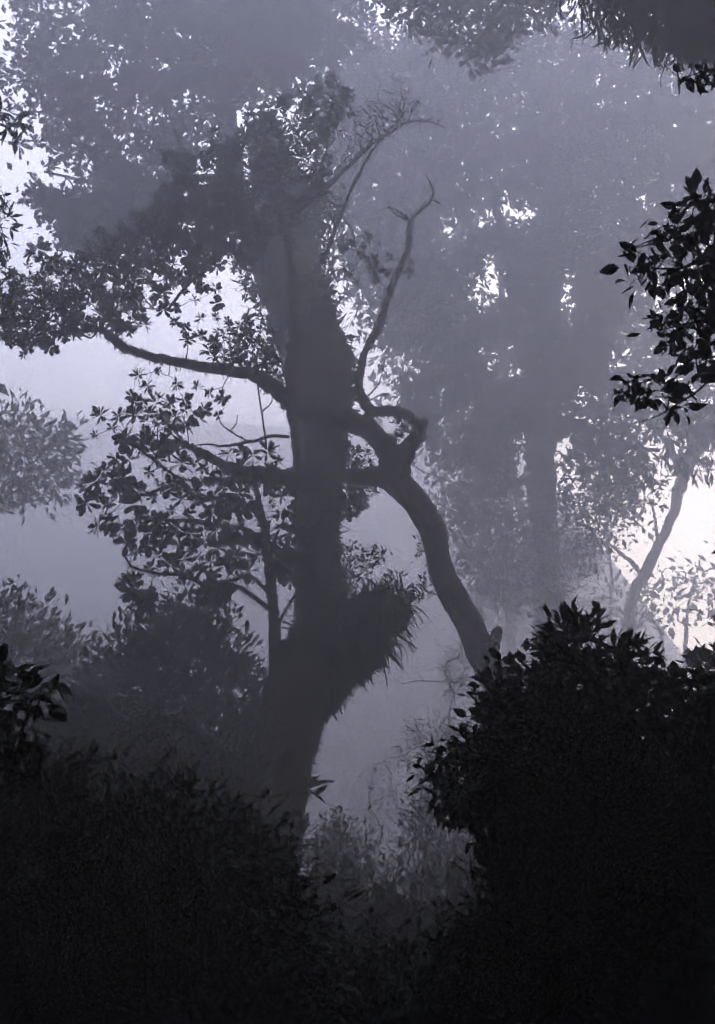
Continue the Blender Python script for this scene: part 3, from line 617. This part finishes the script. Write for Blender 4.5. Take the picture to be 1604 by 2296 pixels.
bt = T0('rear_canopy_tree', 1240, 1850, 33, 'palest tall tree filling the misty sky between the huge trunk and the broad tree', 'tree')
nd = wood(bt, [[(1240, 1700, 33, 10), (1200, 1300, 33, 10), (1100, 900, 33, 10), (960, 600, 33, 11), (980, 300, 33, 9), (990, 100, 33, 6)]], seed=77)
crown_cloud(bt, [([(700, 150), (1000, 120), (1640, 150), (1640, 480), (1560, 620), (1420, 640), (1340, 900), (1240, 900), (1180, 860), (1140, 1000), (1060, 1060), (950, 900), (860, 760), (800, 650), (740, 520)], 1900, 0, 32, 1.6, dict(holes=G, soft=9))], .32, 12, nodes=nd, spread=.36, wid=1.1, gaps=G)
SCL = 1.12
ft = T0('gap_dimming_tree', 1150, 1800, 41, 'added far tree dimming the bright gaps of the broad misty tree', 'tree')  # added behind the canopy to dim the sky in its gaps
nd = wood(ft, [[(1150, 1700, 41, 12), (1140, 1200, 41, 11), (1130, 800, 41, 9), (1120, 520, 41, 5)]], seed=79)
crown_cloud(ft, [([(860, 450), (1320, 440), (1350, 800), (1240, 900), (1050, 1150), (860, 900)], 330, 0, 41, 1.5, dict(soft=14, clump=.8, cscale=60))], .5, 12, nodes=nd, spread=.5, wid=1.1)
SCL = 1.5
# leaning far right tree and thin neighbours
l2 = T0('leaning_tree', 1412, 1700, 29, 'faint leaning forked tree beside the bright gap on the right', 'tree')
nd = wood(l2, [[(1410, 1470, 29, 12), (1412, 1400, 29, 12), (1418, 1340, 29, 13), (1455, 1270, 29, 13), (1480, 1215, 29, 11), (1510, 1150, 29, 11), (1528, 1080, 29, 13), (1550, 1030, 29, 16), (1600, 960, 29, 12), (1660, 880, 29, 8)],
               [(1440, 1290, 29, 6), (1415, 1260, 29, 5), (1385, 1235, 29, 4), (1360, 1215, 29, 2)], [(1475, 1220, 29, 4), (1470, 1170, 29, 3), (1460, 1120, 29, 2)], [(1530, 1070, 29, 9), (1500, 1000, 29, 7), (1450, 940, 29, 4)]], seed=80)
crown_cloud(l2, [([(1400, 700), (1700, 560), (1700, 960), (1560, 1000), (1450, 960), (1380, 860)], 300, 0, 29, 2.5, dict(soft=14, clump=.4, cscale=70))], .4, 9, nodes=nd, spread=.45)
for i, (pl, lab) in enumerate([([(1365, 1480, 33, 5), (1368, 1400, 33, 5), (1372, 1300, 33, 4), (1362, 1200, 33, 3), (1366, 1120, 33, 2)], 'thin pale stem left of the faint leaning tree'),
                               ([(1490, 1480, 32, 4), (1478, 1410, 32, 4), (1440, 1380, 32, 3), (1425, 1370, 32, 2)], 'thin bent stem right of the faint leaning tree foot'),
                               ([(1536, 1500, 34, 5), (1538, 1440, 34, 5), (1540, 1390, 34, 4), (1548, 1330, 34, 2)], 'thin upright stem under the bright gap'),
                               ([(1072, 1560, 28, 8), (1068, 1460, 28, 8), (1072, 1380, 28, 8), (1080, 1250, 28, 7), (1086, 1080, 28, 6), (1090, 950, 28, 5)], 'pale straight stem behind the crooked trunk')]):
    t = T0('thin_tree', pl[0][0], pl[0][1], pl[0][2], lab, 'tree', 'thin misty stems'); nd = wood(t, [pl], seed=90 + i)
    x, y = pl[-1][0], pl[-1][1]; crown_cloud(t, [([(x - 60, y - 60), (x + 60, y - 70), (x + 50, y + 60), (x - 50, y + 70)], 22, 0, pl[0][2], 1.5, dict(soft=10))], .35, 8, nodes=nd, spread=.4, twigs_n=20)

SCL = 1.0
# ------------------------------------------------------------------ bushes: stems, leaves, in the round
def bush(name, foot, regs, label, cat, leaf, per, kind='flat', m=M_LEAF, spread=.15, stems=14, group=None, wid=1.0, nparts=0, partkind='oval', up=.2, tip=.006, step=.3, rmax=.03, axis_droop=0.0, twn=120, edge=None):
    leaf, spread, tip, step, rmax = leaf * SCL, spread * SCL, tip * SCL, step * SCL, rmax * SCL
    f = at(*foot); f[2] = float(hgt(f[0], f[1])); t = thing(name, f, label, cat, group); pts = region_points(regs)
    g = Geo(); sel = RNG.permutation(len(pts))[:twn]
    nodes = np.vstack([f + np.array([RNG.normal(0, .25), RNG.normal(0, .25), 0]) * k for k in np.linspace(0, 1, stems)])
    dirs = grow(g, nodes, pts[sel], step, tip, rmax=rmax, sides=5); g.build('stems', M_TWIG, t, kind='stuff')
    n = len(pts) * per; q = np.repeat(pts, per, 0) + RNG.normal(0, spread, (n, 3)); c = pts.mean(0)
    d = unit(q - c) + RNG.normal(0, .75, (n, 3)) + [0, 0, up]; sz = leaf * RNG.uniform(.6, 1.2, n); F = frames(d)
    a = np.zeros(0, int)
    if nparts:
        ed = edge if edge is not None else np.arange(n); sc = RNG.uniform(0, 1, n)
        # pieces that show: nearest to the eye and to the outline
        r = unit(q - CAM); cc = unit(c - CAM); off = np.linalg.norm(r - cc, axis=1); a = np.argsort(-(off + .15 * sc + .1 * r[:, 2]))[:nparts]
        put_parts(leaf_mesh(partkind, m), 'leaf', q[a], F[a], sz[a], t)
    b = np.setdiff1d(np.arange(n), a); g = Geo(); scatter(g, TM[kind], q[b], F[b], sz[b], np.full(len(b), wid)); g.build('foliage', m, t, kind='stuff')
    return t

# the big dark bush on the right, near
SCL = 0.68
RBush = [(1115, 1525), (1160, 1505), (1210, 1498), (1250, 1478), (1300, 1465), (1350, 1478), (1390, 1490), (1450, 1495), (1510, 1510), (1560, 1530), (1640, 1525), (1800, 1500), (1950, 1540), (2120, 1600), (2120, 2000), (1130, 2000), (1125, 1900), (1110, 1840), (1060, 1800), (1085, 1740), (1030, 1710), (1075, 1670), (1065, 1620), (1095, 1570)]
bush('dark_bush', (1400, 2150, 4.4), [(RBush, 4300, 0, 4.4, .7, dict(soft=13, clump=.4, cscale=45)), ([(1120, 1700), (1640, 1650), (2100, 1700), (2100, 2250), (1130, 2250)], 2800, 0, 4.7, .6, dict(soft=10))],
     'large near-black glossy bush filling the right side below the crooked tree', 'bush', .066, 5, kind='oval', m=M_LEAF3, spread=.035, nparts=300, tip=.003, step=.15, twn=1700)
bush('arching_shrub', (1300, 2150, 4.7), [([(945, 1715), (1000, 1690), (1080, 1660), (1120, 1760), (1060, 1790), (985, 1780)], 110, 7, 4.3, .3, dict(soft=3)), ([(990, 1795), (1060, 1770), (1120, 1800), (1110, 1830), (1010, 1820)], 60, 7, 4.3, .2, dict(soft=3)), ([(1070, 1880), (1120, 1850), (1130, 1960), (1090, 1910)], 20, 9, 4.3, .2, {})],
     'arching twigs with drooping pointed leaves reaching left from the dark bush', 'shrub', .068, 4, kind='lance', m=M_LEAF3, spread=.028, nparts=150, partkind='lance', wid=1.5, up=-.6, tip=.003, step=.15)
bush('pointed_shrub', (1300, 2150, 5.1), [([(1200, 1440), (1240, 1400), (1290, 1370), (1300, 1400), (1350, 1375), (1345, 1410), (1330, 1440), (1250, 1460)], 46, 10, 4.9, .25, dict(soft=3)), ([(1375, 1440), (1420, 1450), (1470, 1470), (1400, 1480)], 16, 9, 4.8, .2, {})],
     'upright pointed shoots sticking up behind the dark bush', 'shrub', .09, 6, kind='lance', m=M_LEAF3, spread=.017, nparts=150, partkind='lance', wid=1.3, up=.9, tip=.003, step=.2)
bush('leafy_sapling', (1650, 2150, 11), [([(1545, 1480), (1600, 1455), (1650, 1450), (1650, 1540), (1570, 1510)], 50, 7, 11, .4, dict(soft=3))], 'paler leafy sapling showing at the right edge behind the dark bush', 'sapling', .15, 6, kind='lance', m=M_LEAF2, spread=.05, wid=1.5, up=.3)

SCL = 1.0
# left misty dome bush, and its fainter neighbours
dome = [(150, 1640), (200, 1540), (250, 1450), (300, 1400), (370, 1370), (440, 1355), (480, 1390), (520, 1420), (530, 1460), (570, 1490), (560, 1540), (590, 1600), (600, 1800), (120, 1800)]
bush('domed_bush', (400, 1950, 14.5), [(dome, 1500, 0, 14.2, 1.3, dict(soft=9, clump=.15))], 'rounded misty bush left of the slim tree', 'bush', .14, 9, kind='lance', m=M_LEAF2, spread=.16, wid=1.7, up=.5, step=.4)
bush('pale_bush', (80, 1950, 18.5), [([(-60, 1380), (20, 1340), (60, 1340), (90, 1400), (150, 1420), (200, 1450), (180, 1520), (120, 1640), (-60, 1700)], 420, 0, 18.5, 1.2, dict(soft=12, clump=.4))], 'paler bush at the left edge behind the rounded one', 'bush', .2, 8, kind='lance', m=M_LEAF2, spread=.2, wid=1.6, up=.5, step=.4)
bush('pale_tree', (-260, 1950, 27), [([(-80, 900), (30, 890), (70, 920), (100, 980), (150, 940), (170, 1010), (150, 1080), (110, 1130), (40, 1110), (-80, 1130)], 260, 0, 27, 1.5, dict(soft=12, clump=.6, cscale=50))], 'faint leafy tree top at the left edge, half way up', 'tree', .32, 8, kind='lance', m=M_LEAF2, spread=.22, wid=1.6, up=.3, step=.5)
# low undergrowth tops at left, rising out of the dark
for i, (x, y, w, Y, lab) in enumerate([(330, 1630, 75, 9.5, 'tall leafy undergrowth tip left of the trunk foot, below the rounded bush'), (440, 1650, 60, 10, 'leafy undergrowth tip next to the trunk foot'), (200, 1570, 70, 10.5, 'leafy undergrowth tip right of the big dark leaves at left'), (540, 1700, 60, 11, 'low undergrowth against the trunk foot'), (90, 1680, 110, 8.5, 'dark undergrowth mound under the big leaves at left')]):
    p = [(x - w, y + 90), (x - w * .6, y + 20), (x, y - 15), (x + w * .6, y + 25), (x + w, y + 90), (x + w * 1.2, y + 330), (x - w * 1.2, y + 330)]
    bush('undergrowth_shrub', (x, 2100, Y), [(p, 330, 0, Y, .5, dict(soft=7, clump=.2))], lab, 'shrub', .17, 6, kind='lance', m=M_LEAF3, spread=.08, wid=1.5, up=.4, group='undergrowth shrubs left of the trunk', step=.2)
# the black thickets along both banks
SCL = 0.68
def thicket(poly, n, Y, th, label, foot, leaf=.12, soft=8): bush('thicket', foot, [(poly, n, 0, Y, th, dict(soft=soft, clump=.3, cscale=90))], label, 'thicket', leaf, 6, kind='lance', m=M_LEAF3, spread=.06, group='black thickets on the banks', twn=500, step=.25, wid=1.0)
thicket([(-80, 1720), (60, 1760), (160, 1730), (260, 1790), (380, 1770), (460, 1830), (560, 1850), (600, 1920), (650, 2010), (700, 2110), (760, 2200), (760, 2350), (-520, 2350), (-520, 1700), (-300, 1660)], 5200, 5.0, .8, 'black thicket covering the left bank at the lower left', (250, 2290, 6.1), .10, 24)
thicket([(1110, 1950), (1640, 1850), (2150, 1850), (2150, 2350), (900, 2350), (960, 2200), (1040, 2110), (1090, 2030)], 4200, 4.3, .6, 'black thicket covering the right bank at the lower right', (1400, 2290, 5.2), .08, 12)
thicket([(640, 2150), (760, 2120), (880, 2150), (980, 2110), (1080, 2140), (1080, 2350), (640, 2350)], 900, 5.2, .5, 'low plants added to darken the bottom of the view between the two banks', (850, 2290, 5.2), .07, 12)  # mound added to cover the grey path with dark leaves

SCL = 1.0
for i, (xa, xb, yt, Y, lab) in enumerate([(620, 800, 1985, 8.6, 'low plants added to darken the left side of the path mouth'), (770, 960, 2030, 8.0, 'lowest plants added to darken the middle of the path mouth'), (930, 1160, 1980, 9.2, 'low plants added to darken the right side of the path mouth'), (660, 1120, 1950, 11.5, 'low growth added to darken the ground beyond the path mouth')]):  # plants added where the open path lies in shade, to darken it
    bush('darkening_plants', ((xa + xb) / 2, 2150, Y), [([(xa, yt + 60), (xa + 30, yt + 15), ((xa + xb) / 2, yt), (xb - 30, yt + 12), (xb, yt + 55), (xb, 2330), (xa, 2330)], 420, 0, Y, .5, dict(soft=12, clump=.4, cscale=50))], lab, 'plant', .13, 6, kind='lance', m=M_LEAF3, spread=.09, wid=1.2, up=.6, group='plants added to darken the path mouth', step=.2)
SCL = 0.68
# big dark leaves, very near, left
bush("broadleaf_shrub", (-1100, 2300, 3.3), [([(-40, 1480), (30, 1475), (40, 1520), (120, 1540), (135, 1590), (60, 1600), (40, 1620), (-40, 1640)], 26, 14, 3.2, .2, dict(soft=2)), ([(-60, 1600), (40, 1590), (60, 1700), (-60, 1750)], 20, 16, 3.3, .2, {})], 'big broad black leaves poking in at the left edge', 'shrub', .088, 4, kind='oval', m=M_LEAF3, spread=.03, nparts=180, up=-.3, tip=.003, step=.12)

SCL = 0.68
# ------------------------------------------------------------------ near leafy branches entering from the frame edges
def leafy_branch(name, ptsl, regs, label, leaf, per, kind, m=M_LEAF3, spread=.02, nparts=300, group='leafy branches reaching in', tip=.0016, down=.2, wid=None, first=(0, 0, 0)):
    leaf, spread, tip = leaf * SCL, spread * SCL, tip * SCL
    g = Geo(); nodes = []; t = None
    for i, pl in enumerate(ptsl):
        P, r = px_path(pl, 6, .15)
        if t is None: t = thing(name, P[0], label, 'branch', group)
        tube(g, P, r, 6); nodes.append(P)
    pts = region_points(regs); dirs = grow(g, np.vstack(nodes), pts, .06, tip, rmax=.006, wig=.08)
    g.build('stem', M_TWIG, t)
    n = len(pts) * per; q = np.repeat(pts, per, 0) + RNG.normal(0, spread, (n, 3)); d = np.repeat(dirs, per, 0) + RNG.normal(0, .75, (n, 3)) - [0, 0, down]
    # leaves face the light above and lie every way
    F = frames(d, RNG.normal(0, .8, (n, 3)) + [0, -.6, .6]); sz = leaf * RNG.uniform(.65, 1.15, n); a = RNG.permutation(n)[:nparts]; b = np.setdiff1d(np.arange(n), a)
    put_parts(leaf_mesh(kind, m), 'leaf', q[a], F[a], sz[a], t)
    if len(b): g = Geo(); scatter(g, TM[kind], q[b], F[b], sz[b]); g.build('foliage', m, t, kind='stuff')
leafy_branch('leafy_branch', [[(2500, 210, 3.6, 15), (2050, 320, 3.6, 10), (1700, 420, 3.6, 7), (1604, 480, 3.6, 5), (1560, 495, 3.6, 3), (1480, 530, 3.6, 2), (1410, 560, 3.6, 1.2)], [(1700, 520, 3.6, 6), (1600, 560, 3.6, 4), (1530, 600, 3.6, 3), (1440, 600, 3.6, 2)]],
             [([(1540, 420), (1640, 420), (1640, 700), (1560, 680), (1510, 640), (1430, 640), (1400, 600), (1400, 560), (1450, 530), (1520, 480)], 84, 11, 3.6, .3, dict(soft=2)),
              ([(1560, 440), (1640, 440), (1640, 640), (1570, 620), (1550, 520)], 40, 9, 3.6, .25, dict(soft=2))], 'dense black leafy branch at the right edge, top of the big cluster', .08, 3, 'oval')
leafy_branch('leafy_branch', [[(2500, 410, 3.6, 15), (2050, 520, 3.6, 10), (1720, 640, 3.6, 6), (1640, 690, 3.6, 4), (1560, 720, 3.6, 2), (1480, 740, 3.6, 1.2)], [(1720, 760, 3.6, 5), (1620, 800, 3.6, 3), (1530, 780, 3.6, 2)]],
             [([(1480, 690), (1560, 660), (1640, 660), (1640, 850), (1560, 830), (1510, 800), (1470, 740)], 95, 9, 3.6, .3, dict(soft=2))], 'small-leaved black branch at the right edge, hanging below the dense one', .066, 3, 'oval')
leafy_branch('leafy_branch', [[(2500, 540, 3.6, 15), (2050, 650, 3.6, 10), (1700, 780, 3.6, 5), (1640, 800, 3.6, 4), (1604, 840, 3.6, 3), (1560, 880, 3.6, 2.5), (1520, 905, 3.6, 1.8), (1470, 935, 3.6, 1.2), (1420, 948, 3.6, .7)], [(1560, 880, 3.6, 2), (1500, 880, 3.6, 1.5), (1440, 868, 3.6, 1.1), (1405, 850, 3.6, .8)]],
             [([(1395, 840), (1420, 860), (1500, 850), (1540, 870), (1530, 900), (1440, 895), (1400, 880)], 26, 11, 3.6, .15, dict(soft=2)), ([(1490, 900), (1530, 900), (1525, 930), (1500, 935)], 5, 10, 3.6, .1, {})], 'thin low twig with few oval leaves at the right edge above the bright gap', .068, 3, 'oval')
leafy_branch('leafy_branch', [[(2500, -90, 3.6, 15), (2050, 20, 3.6, 10), (1700, 130, 3.6, 4), (1640, 150, 3.6, 3), (1580, 160, 3.6, 2), (1520, 180, 3.6, 1)]], [([(1510, 175), (1560, 150), (1620, 140), (1620, 185), (1560, 185)], 14, 12, 3.6, .15, dict(soft=2))], 'short leafy sprig high at the right edge', .072, 2, 'oval')
SCL = 1.0
# left edge sprigs
leafy_branch('leafy_branch', [[(-80, 250, 9, 5), (-30, 270, 9, 4), (20, 285, 9, 3)]], [([(-30, 235), (20, 240), (60, 290), (50, 320), (10, 300), (-30, 320)], 9, 16, 9, .2, dict(soft=2))], 'whorl of long drooping leaves at the left edge near the top', .19, 7, 'lance', m=M_LEAF, tip=.004, spread=.01)
leafy_branch('leafy_branch', [[(-80, 480, 9.5, 5), (-40, 490, 9.5, 4), (0, 500, 9.5, 3)]], [([(-40, 430), (20, 420), (30, 520), (30, 560), (-40, 600)], 26, 12, 9.5, .3, dict(soft=2))], 'leafy sprig at the left edge beside the bright gap', .15, 6, 'lance', m=M_LEAF, tip=.004, spread=.02)
leafy_branch('leafy_branch', [[(-100, 640, 9.5, 6), (-50, 640, 9.5, 4), (0, 630, 9.5, 3)]], [([(-60, 560), (20, 590), (40, 640), (20, 720), (-60, 780)], 50, 12, 9.8, .3, dict(soft=2))], 'dark leafy sprig at the left edge touching the long limb foliage', .14, 6, 'lance', m=M_LEAF, tip=.004, spread=.02)
# drooping fringe of the canopy overhead
def overhang(poly, n, Y, th, label, start, leaf, per, kind='strap', spread=.12, wid=1.2, m=M_LEAF, down=1.0):
    t = thing('overhanging_branch', at(*start), label, 'branch', 'overhanging branches along the top'); pts = region_points([(poly, n, 0, Y, th, dict(soft=7, clump=.3))])
    P, r = px_path([(start[0], start[1], start[2], 12), ((start[0] + poly[0][0]) / 2, start[1] * .5 + poly[0][1] * .5 - 30, Y, 9), (poly[0][0], poly[0][1], Y, 4)], 6)
    g = Geo(); tube(g, P, r, 8, .1, 5); sel = RNG.permutation(len(pts))[:80]; grow(g, P, pts[sel], .3, .004, rmax=.03); g.build('limb', M_BARK, t)
    k = len(pts) * per; q = np.repeat(pts, per, 0) + RNG.normal(0, spread, (k, 3)); d = RNG.normal(0, .5, (k, 3)) - [0, 0, down]
    g = Geo(); scatter(g, TM[kind], q, frames(d), leaf * RNG.uniform(.5, 1.2, k), np.full(k, wid)); g.build('foliage', m, t, kind='stuff')
overhang([(1290, -60), (1330, 20), (1400, 55), (1460, 75), (1500, 110), (1560, 105), (1660, 120), (1660, -60)], 520, 9, .6, 'shaggy dark hanging foliage in the top right corner', (1700, -120, 9), .22, 6)
overhang([(830, -60), (900, 60), (1000, 90), (1060, 150), (1110, 120), (1180, 60), (1260, 30), (1280, -60)], 420, 15, 1.2, 'darker leafy bough hanging in from the middle of the top edge', (1250, -160, 15), .17, 7, kind='oval', down=.1, spread=.16)

# ------------------------------------------------------------------ saplings and undergrowth down the path
for i, (x0, x1, yt, yb, Y, n, lab) in enumerate([(900, 1090, 1740, 1990, 16, 400, 'grey leafy shrub at the end of the path beside the dark bush'), (800, 900, 1700, 1980, 26, 90, 'fainter shrub in the middle of the gap at the path end'),
        (700, 820, 1850, 2010, 14, 200, 'low shrub on the left side of the path end'), (900, 1100, 1600, 1700, 23, 130, 'pale flat-topped sapling crown above the path end'), (1080, 1250, 1750, 1990, 14, 300, 'dim shrub half hidden behind the dark bush'), (990, 1060, 1440, 1560, 26, 70, 'sparse pale sapling left of the crooked trunk foot')]):
    xm = (x0 + x1) / 2; p = [(x0, yb), (x0 + 5, (yt + yb) / 2), (x0 + .25 * (x1 - x0), yt + 15), (xm, yt), (x1 - .2 * (x1 - x0), yt + 25), (x1, (yt + yb) / 2), (x1, yb)]
    bush('misty_shrub', (xm, 2060, Y), [(p, n, 0, Y, 1.2, dict(soft=12, clump=.6, cscale=45))], lab, 'shrub', .11, 9, kind='lance', m=M_LEAF2, spread=.12, wid=1.3, up=.4, group='misty shrubs at the path end', step=.35, tip=.008)
q = T0('bare_sapling', 1060, 2000, 27, 'bare thin branch lying across the mist under the arch of the crooked tree', 'branch'); g = Geo()
for tw in ([(1060, 1530, 27, 2.5), (1030, 1520, 27, 2), (990, 1528, 27, 1.6), (940, 1525, 27, 1.2), (900, 1534, 27, 1)], [(1010, 1522, 27, 1.5), (985, 1505, 27, 1), (960, 1500, 27, .7)], [(950, 1526, 27, 1.2), (935, 1505, 27, .7)], [(1060, 1560, 27, 3), (1060, 1530, 27, 2.5)]):
    a, rr = px_path(tw, 5, .5); tube(g, a, rr, 5)
g.build('twigs', M_TWIG, q, kind='stuff')

# ------------------------------------------------------------------ the surrounding forest
def forest_proto(seed, H, R, nl, leaf, zb=.45, ztop=1.0):
    """trunk and crown meshes of one forest tree about the origin"""
    r = np.random.default_rng(seed); g = Geo(); lean = r.normal(0, .5, 2)
    P = np.array([[0, 0, -.3], [lean[0] * .2, lean[1] * .2, H * .3], [lean[0] * .6, lean[1] * .6, H * .6], [lean[0], lean[1], H * .92]]); P, rr = smooth_path(P, [.42, .3, .22, .08], 5); tube(g, P, rr, 10, .1, seed)
    nb = 60; a = r.uniform(0, 6.28, nb); z = r.uniform(zb, ztop, nb); rad = R * np.sqrt(r.uniform(.05, 1, nb)) * np.clip(1.25 - np.abs(z - .68) * 1.9, .3, 1)
    c = np.stack([np.cos(a) * rad + lean[0] * z, np.sin(a) * rad + lean[1] * z, z * H], -1); grow(g, P[6:], c, .8, .02, rng=r, rmax=.12)
    Tk = mesh_data('trunk', np.concatenate(g.V), np.concatenate(g.T), M_BARK, True)
    g = Geo(); per = nl // nb; q = np.repeat(c, per, 0) + r.normal(0, 1, (nb * per, 3)) * [.8, .8, .55]; scatter(g, TM['flat'], q, frames(r.normal(0, 1, (len(q), 3)), rng=r), leaf * r.uniform(.6, 1.3, len(q)), np.full(len(q), 1.1))
    return Tk, mesh_data('crown', np.concatenate(g.V), np.concatenate(g.T), M_LEAF)
PR = [forest_proto(501, 15, 4.2, 4200, .42), forest_proto(502, 18, 5.0, 5400, .45), forest_proto(503, 13, 4.4, 4200, .4), forest_proto(504, 18, 5.5, 9000, .5, .66), forest_proto(505, 9, 4.5, 9000, .45, .12)]
def forest_tree(x, y, k, rz, s, label, group):
    t = thing('forest_tree', (x, y, float(hgt(x, y))), label, 'tree', group); t.rotation_euler = (0, 0, rz); t.scale = (s, s, s)
    link('trunk', PR[k][0], t); c = link('crown', PR[k][1], t); c['kind'] = 'stuff'; return t
# behind and beside the viewpoint: unseen trees added to shade the near haze
NEAR = [(-4.2, -.8, 3, 1), (4.2, -.3, 3, 1), (0.2, -3.2, 3, 1), (-8.8, 3.5, 3, 1), (9.2, 4.5, 3, 1), (-6, -3, 4, 1), (6.5, -3, 4, 1), (0, -8, 4, 1.1), (-7, -9, 4, 1.1), (7, -9, 4, 1.1), (-10, 1, 4, 1.1), (10.5, 1, 4, 1.1),
        (-12, 9, 1, 1), (13, 12, 1, 1), (-5, -13, 1, 1), (5, -14, 1, 1), (16, 4, 1, 1), (-16, 0, 1, 1), (-14, -8, 1, 1), (14, -8, 1, 1), (0, -16, 1, 1.1), (-12.5, 4, 3, 1), (12, 5.5, 3, 1), (-3.5, -5.5, 3, 1), (4, -6, 3, 1), (-8.5, .5, 4, .9), (8.5, .5, 4, .9),
        (-13, 10, 4, 1.0), (-15.5, 15, 4, 1.2), (-15, 21, 1, 1), (-17, 13, 1, 1), (14.5, 16, 4, 1.1), (18, 20, 4, 1.2), (11.5, 9.5, 4, .9), (18, 14, 1, 1), (-20, 26, 1, 1),
        (-7, 4.5, 4, .72), (7.2, 4.5, 4, .72), (-9, 8, 4, .8), (9.2, 8, 4, .8), (-11, 12, 4, .8), (11.2, 12, 4, .8)]
for i, (x, y, k, s) in enumerate(NEAR):
    forest_tree(x, y, k, i * 1.3, s, 'unseen forest tree added behind or beside the viewpoint to shade the near haze', 'unseen shade trees round the viewpoint')
for i, (x, y, s_) in enumerate([(4.6, 7.5, .36), (6.2, 10, .42), (4.2, 5.2, .3), (7.4, 13.5, .5), (9.5, 18, .6), (-5.2, 7.5, .36), (-6.4, 10.5, .42), (-7.8, 14, .5), (5.4, 3.6, .32), (-4.6, 4.6, .32), (13, 24, .7), (-12.5, 22, .7)]):
    forest_tree(x, y, 4, i * 1.9, s_, 'low dense shrub beside the path, out of the picture or hidden behind the near bushes', 'shrubs beside the view')
# far beyond: pale trees closing the view
FAR = [(-25, 50, 4, 1.2, 'low far tree behind the pale left bush'), (-15, 54, 4, 1.3, 'low far tree behind the rounded bush'), (-38, 60, 1, 1.1, 'faint far tree beyond the left edge'), (11, 60, 1, 1.0, 'far tree behind the broad misty tree'), (-9, 72, 1, 1.0, 'farthest tree on the slope behind the huge trunk')]
for i, (x, y, k, s, lab) in enumerate(FAR): forest_tree(x, y, k, i * 2.1, s, lab, 'far trees in the mist')

# ------------------------------------------------------------------ haze
X0, X1, Y0, Y1, Z0, Z1 = -112, 112, -62, 130, -2.0, 60.0
V = np.array([[x, y, z] for z in (Z0, Z1) for y in (Y0, Y1) for x in (X0, X1)]); F = [(0, 2, 3, 1), (4, 5, 7, 6), (0, 1, 5, 4), (2, 6, 7, 3), (0, 4, 6, 2), (1, 3, 7, 5)]
hm = bpy.data.materials.new('haze'); hm.use_nodes = True; nt = hm.node_tree; nt.nodes.remove(nt.nodes['Principled BSDF'])
pv = nt.nodes.new('ShaderNodeVolumePrincipled'); pv.inputs['Density'].default_value = HAZE_DENSITY; pv.inputs['Color'].default_value = HAZE_COL; pv.inputs['Anisotropy'].default_value = HAZE_ANISO
nt.links.new(pv.outputs[0], nt.nodes['Material Output'].inputs['Volume'])
me = bpy.data.meshes.new('haze'); me.from_pydata([tuple(v) for v in V], [], F); me.materials.append(hm)
hz = link('haze', me); tag(hz, 'pale even mist filling the whole wood', 'mist', kind='stuff')
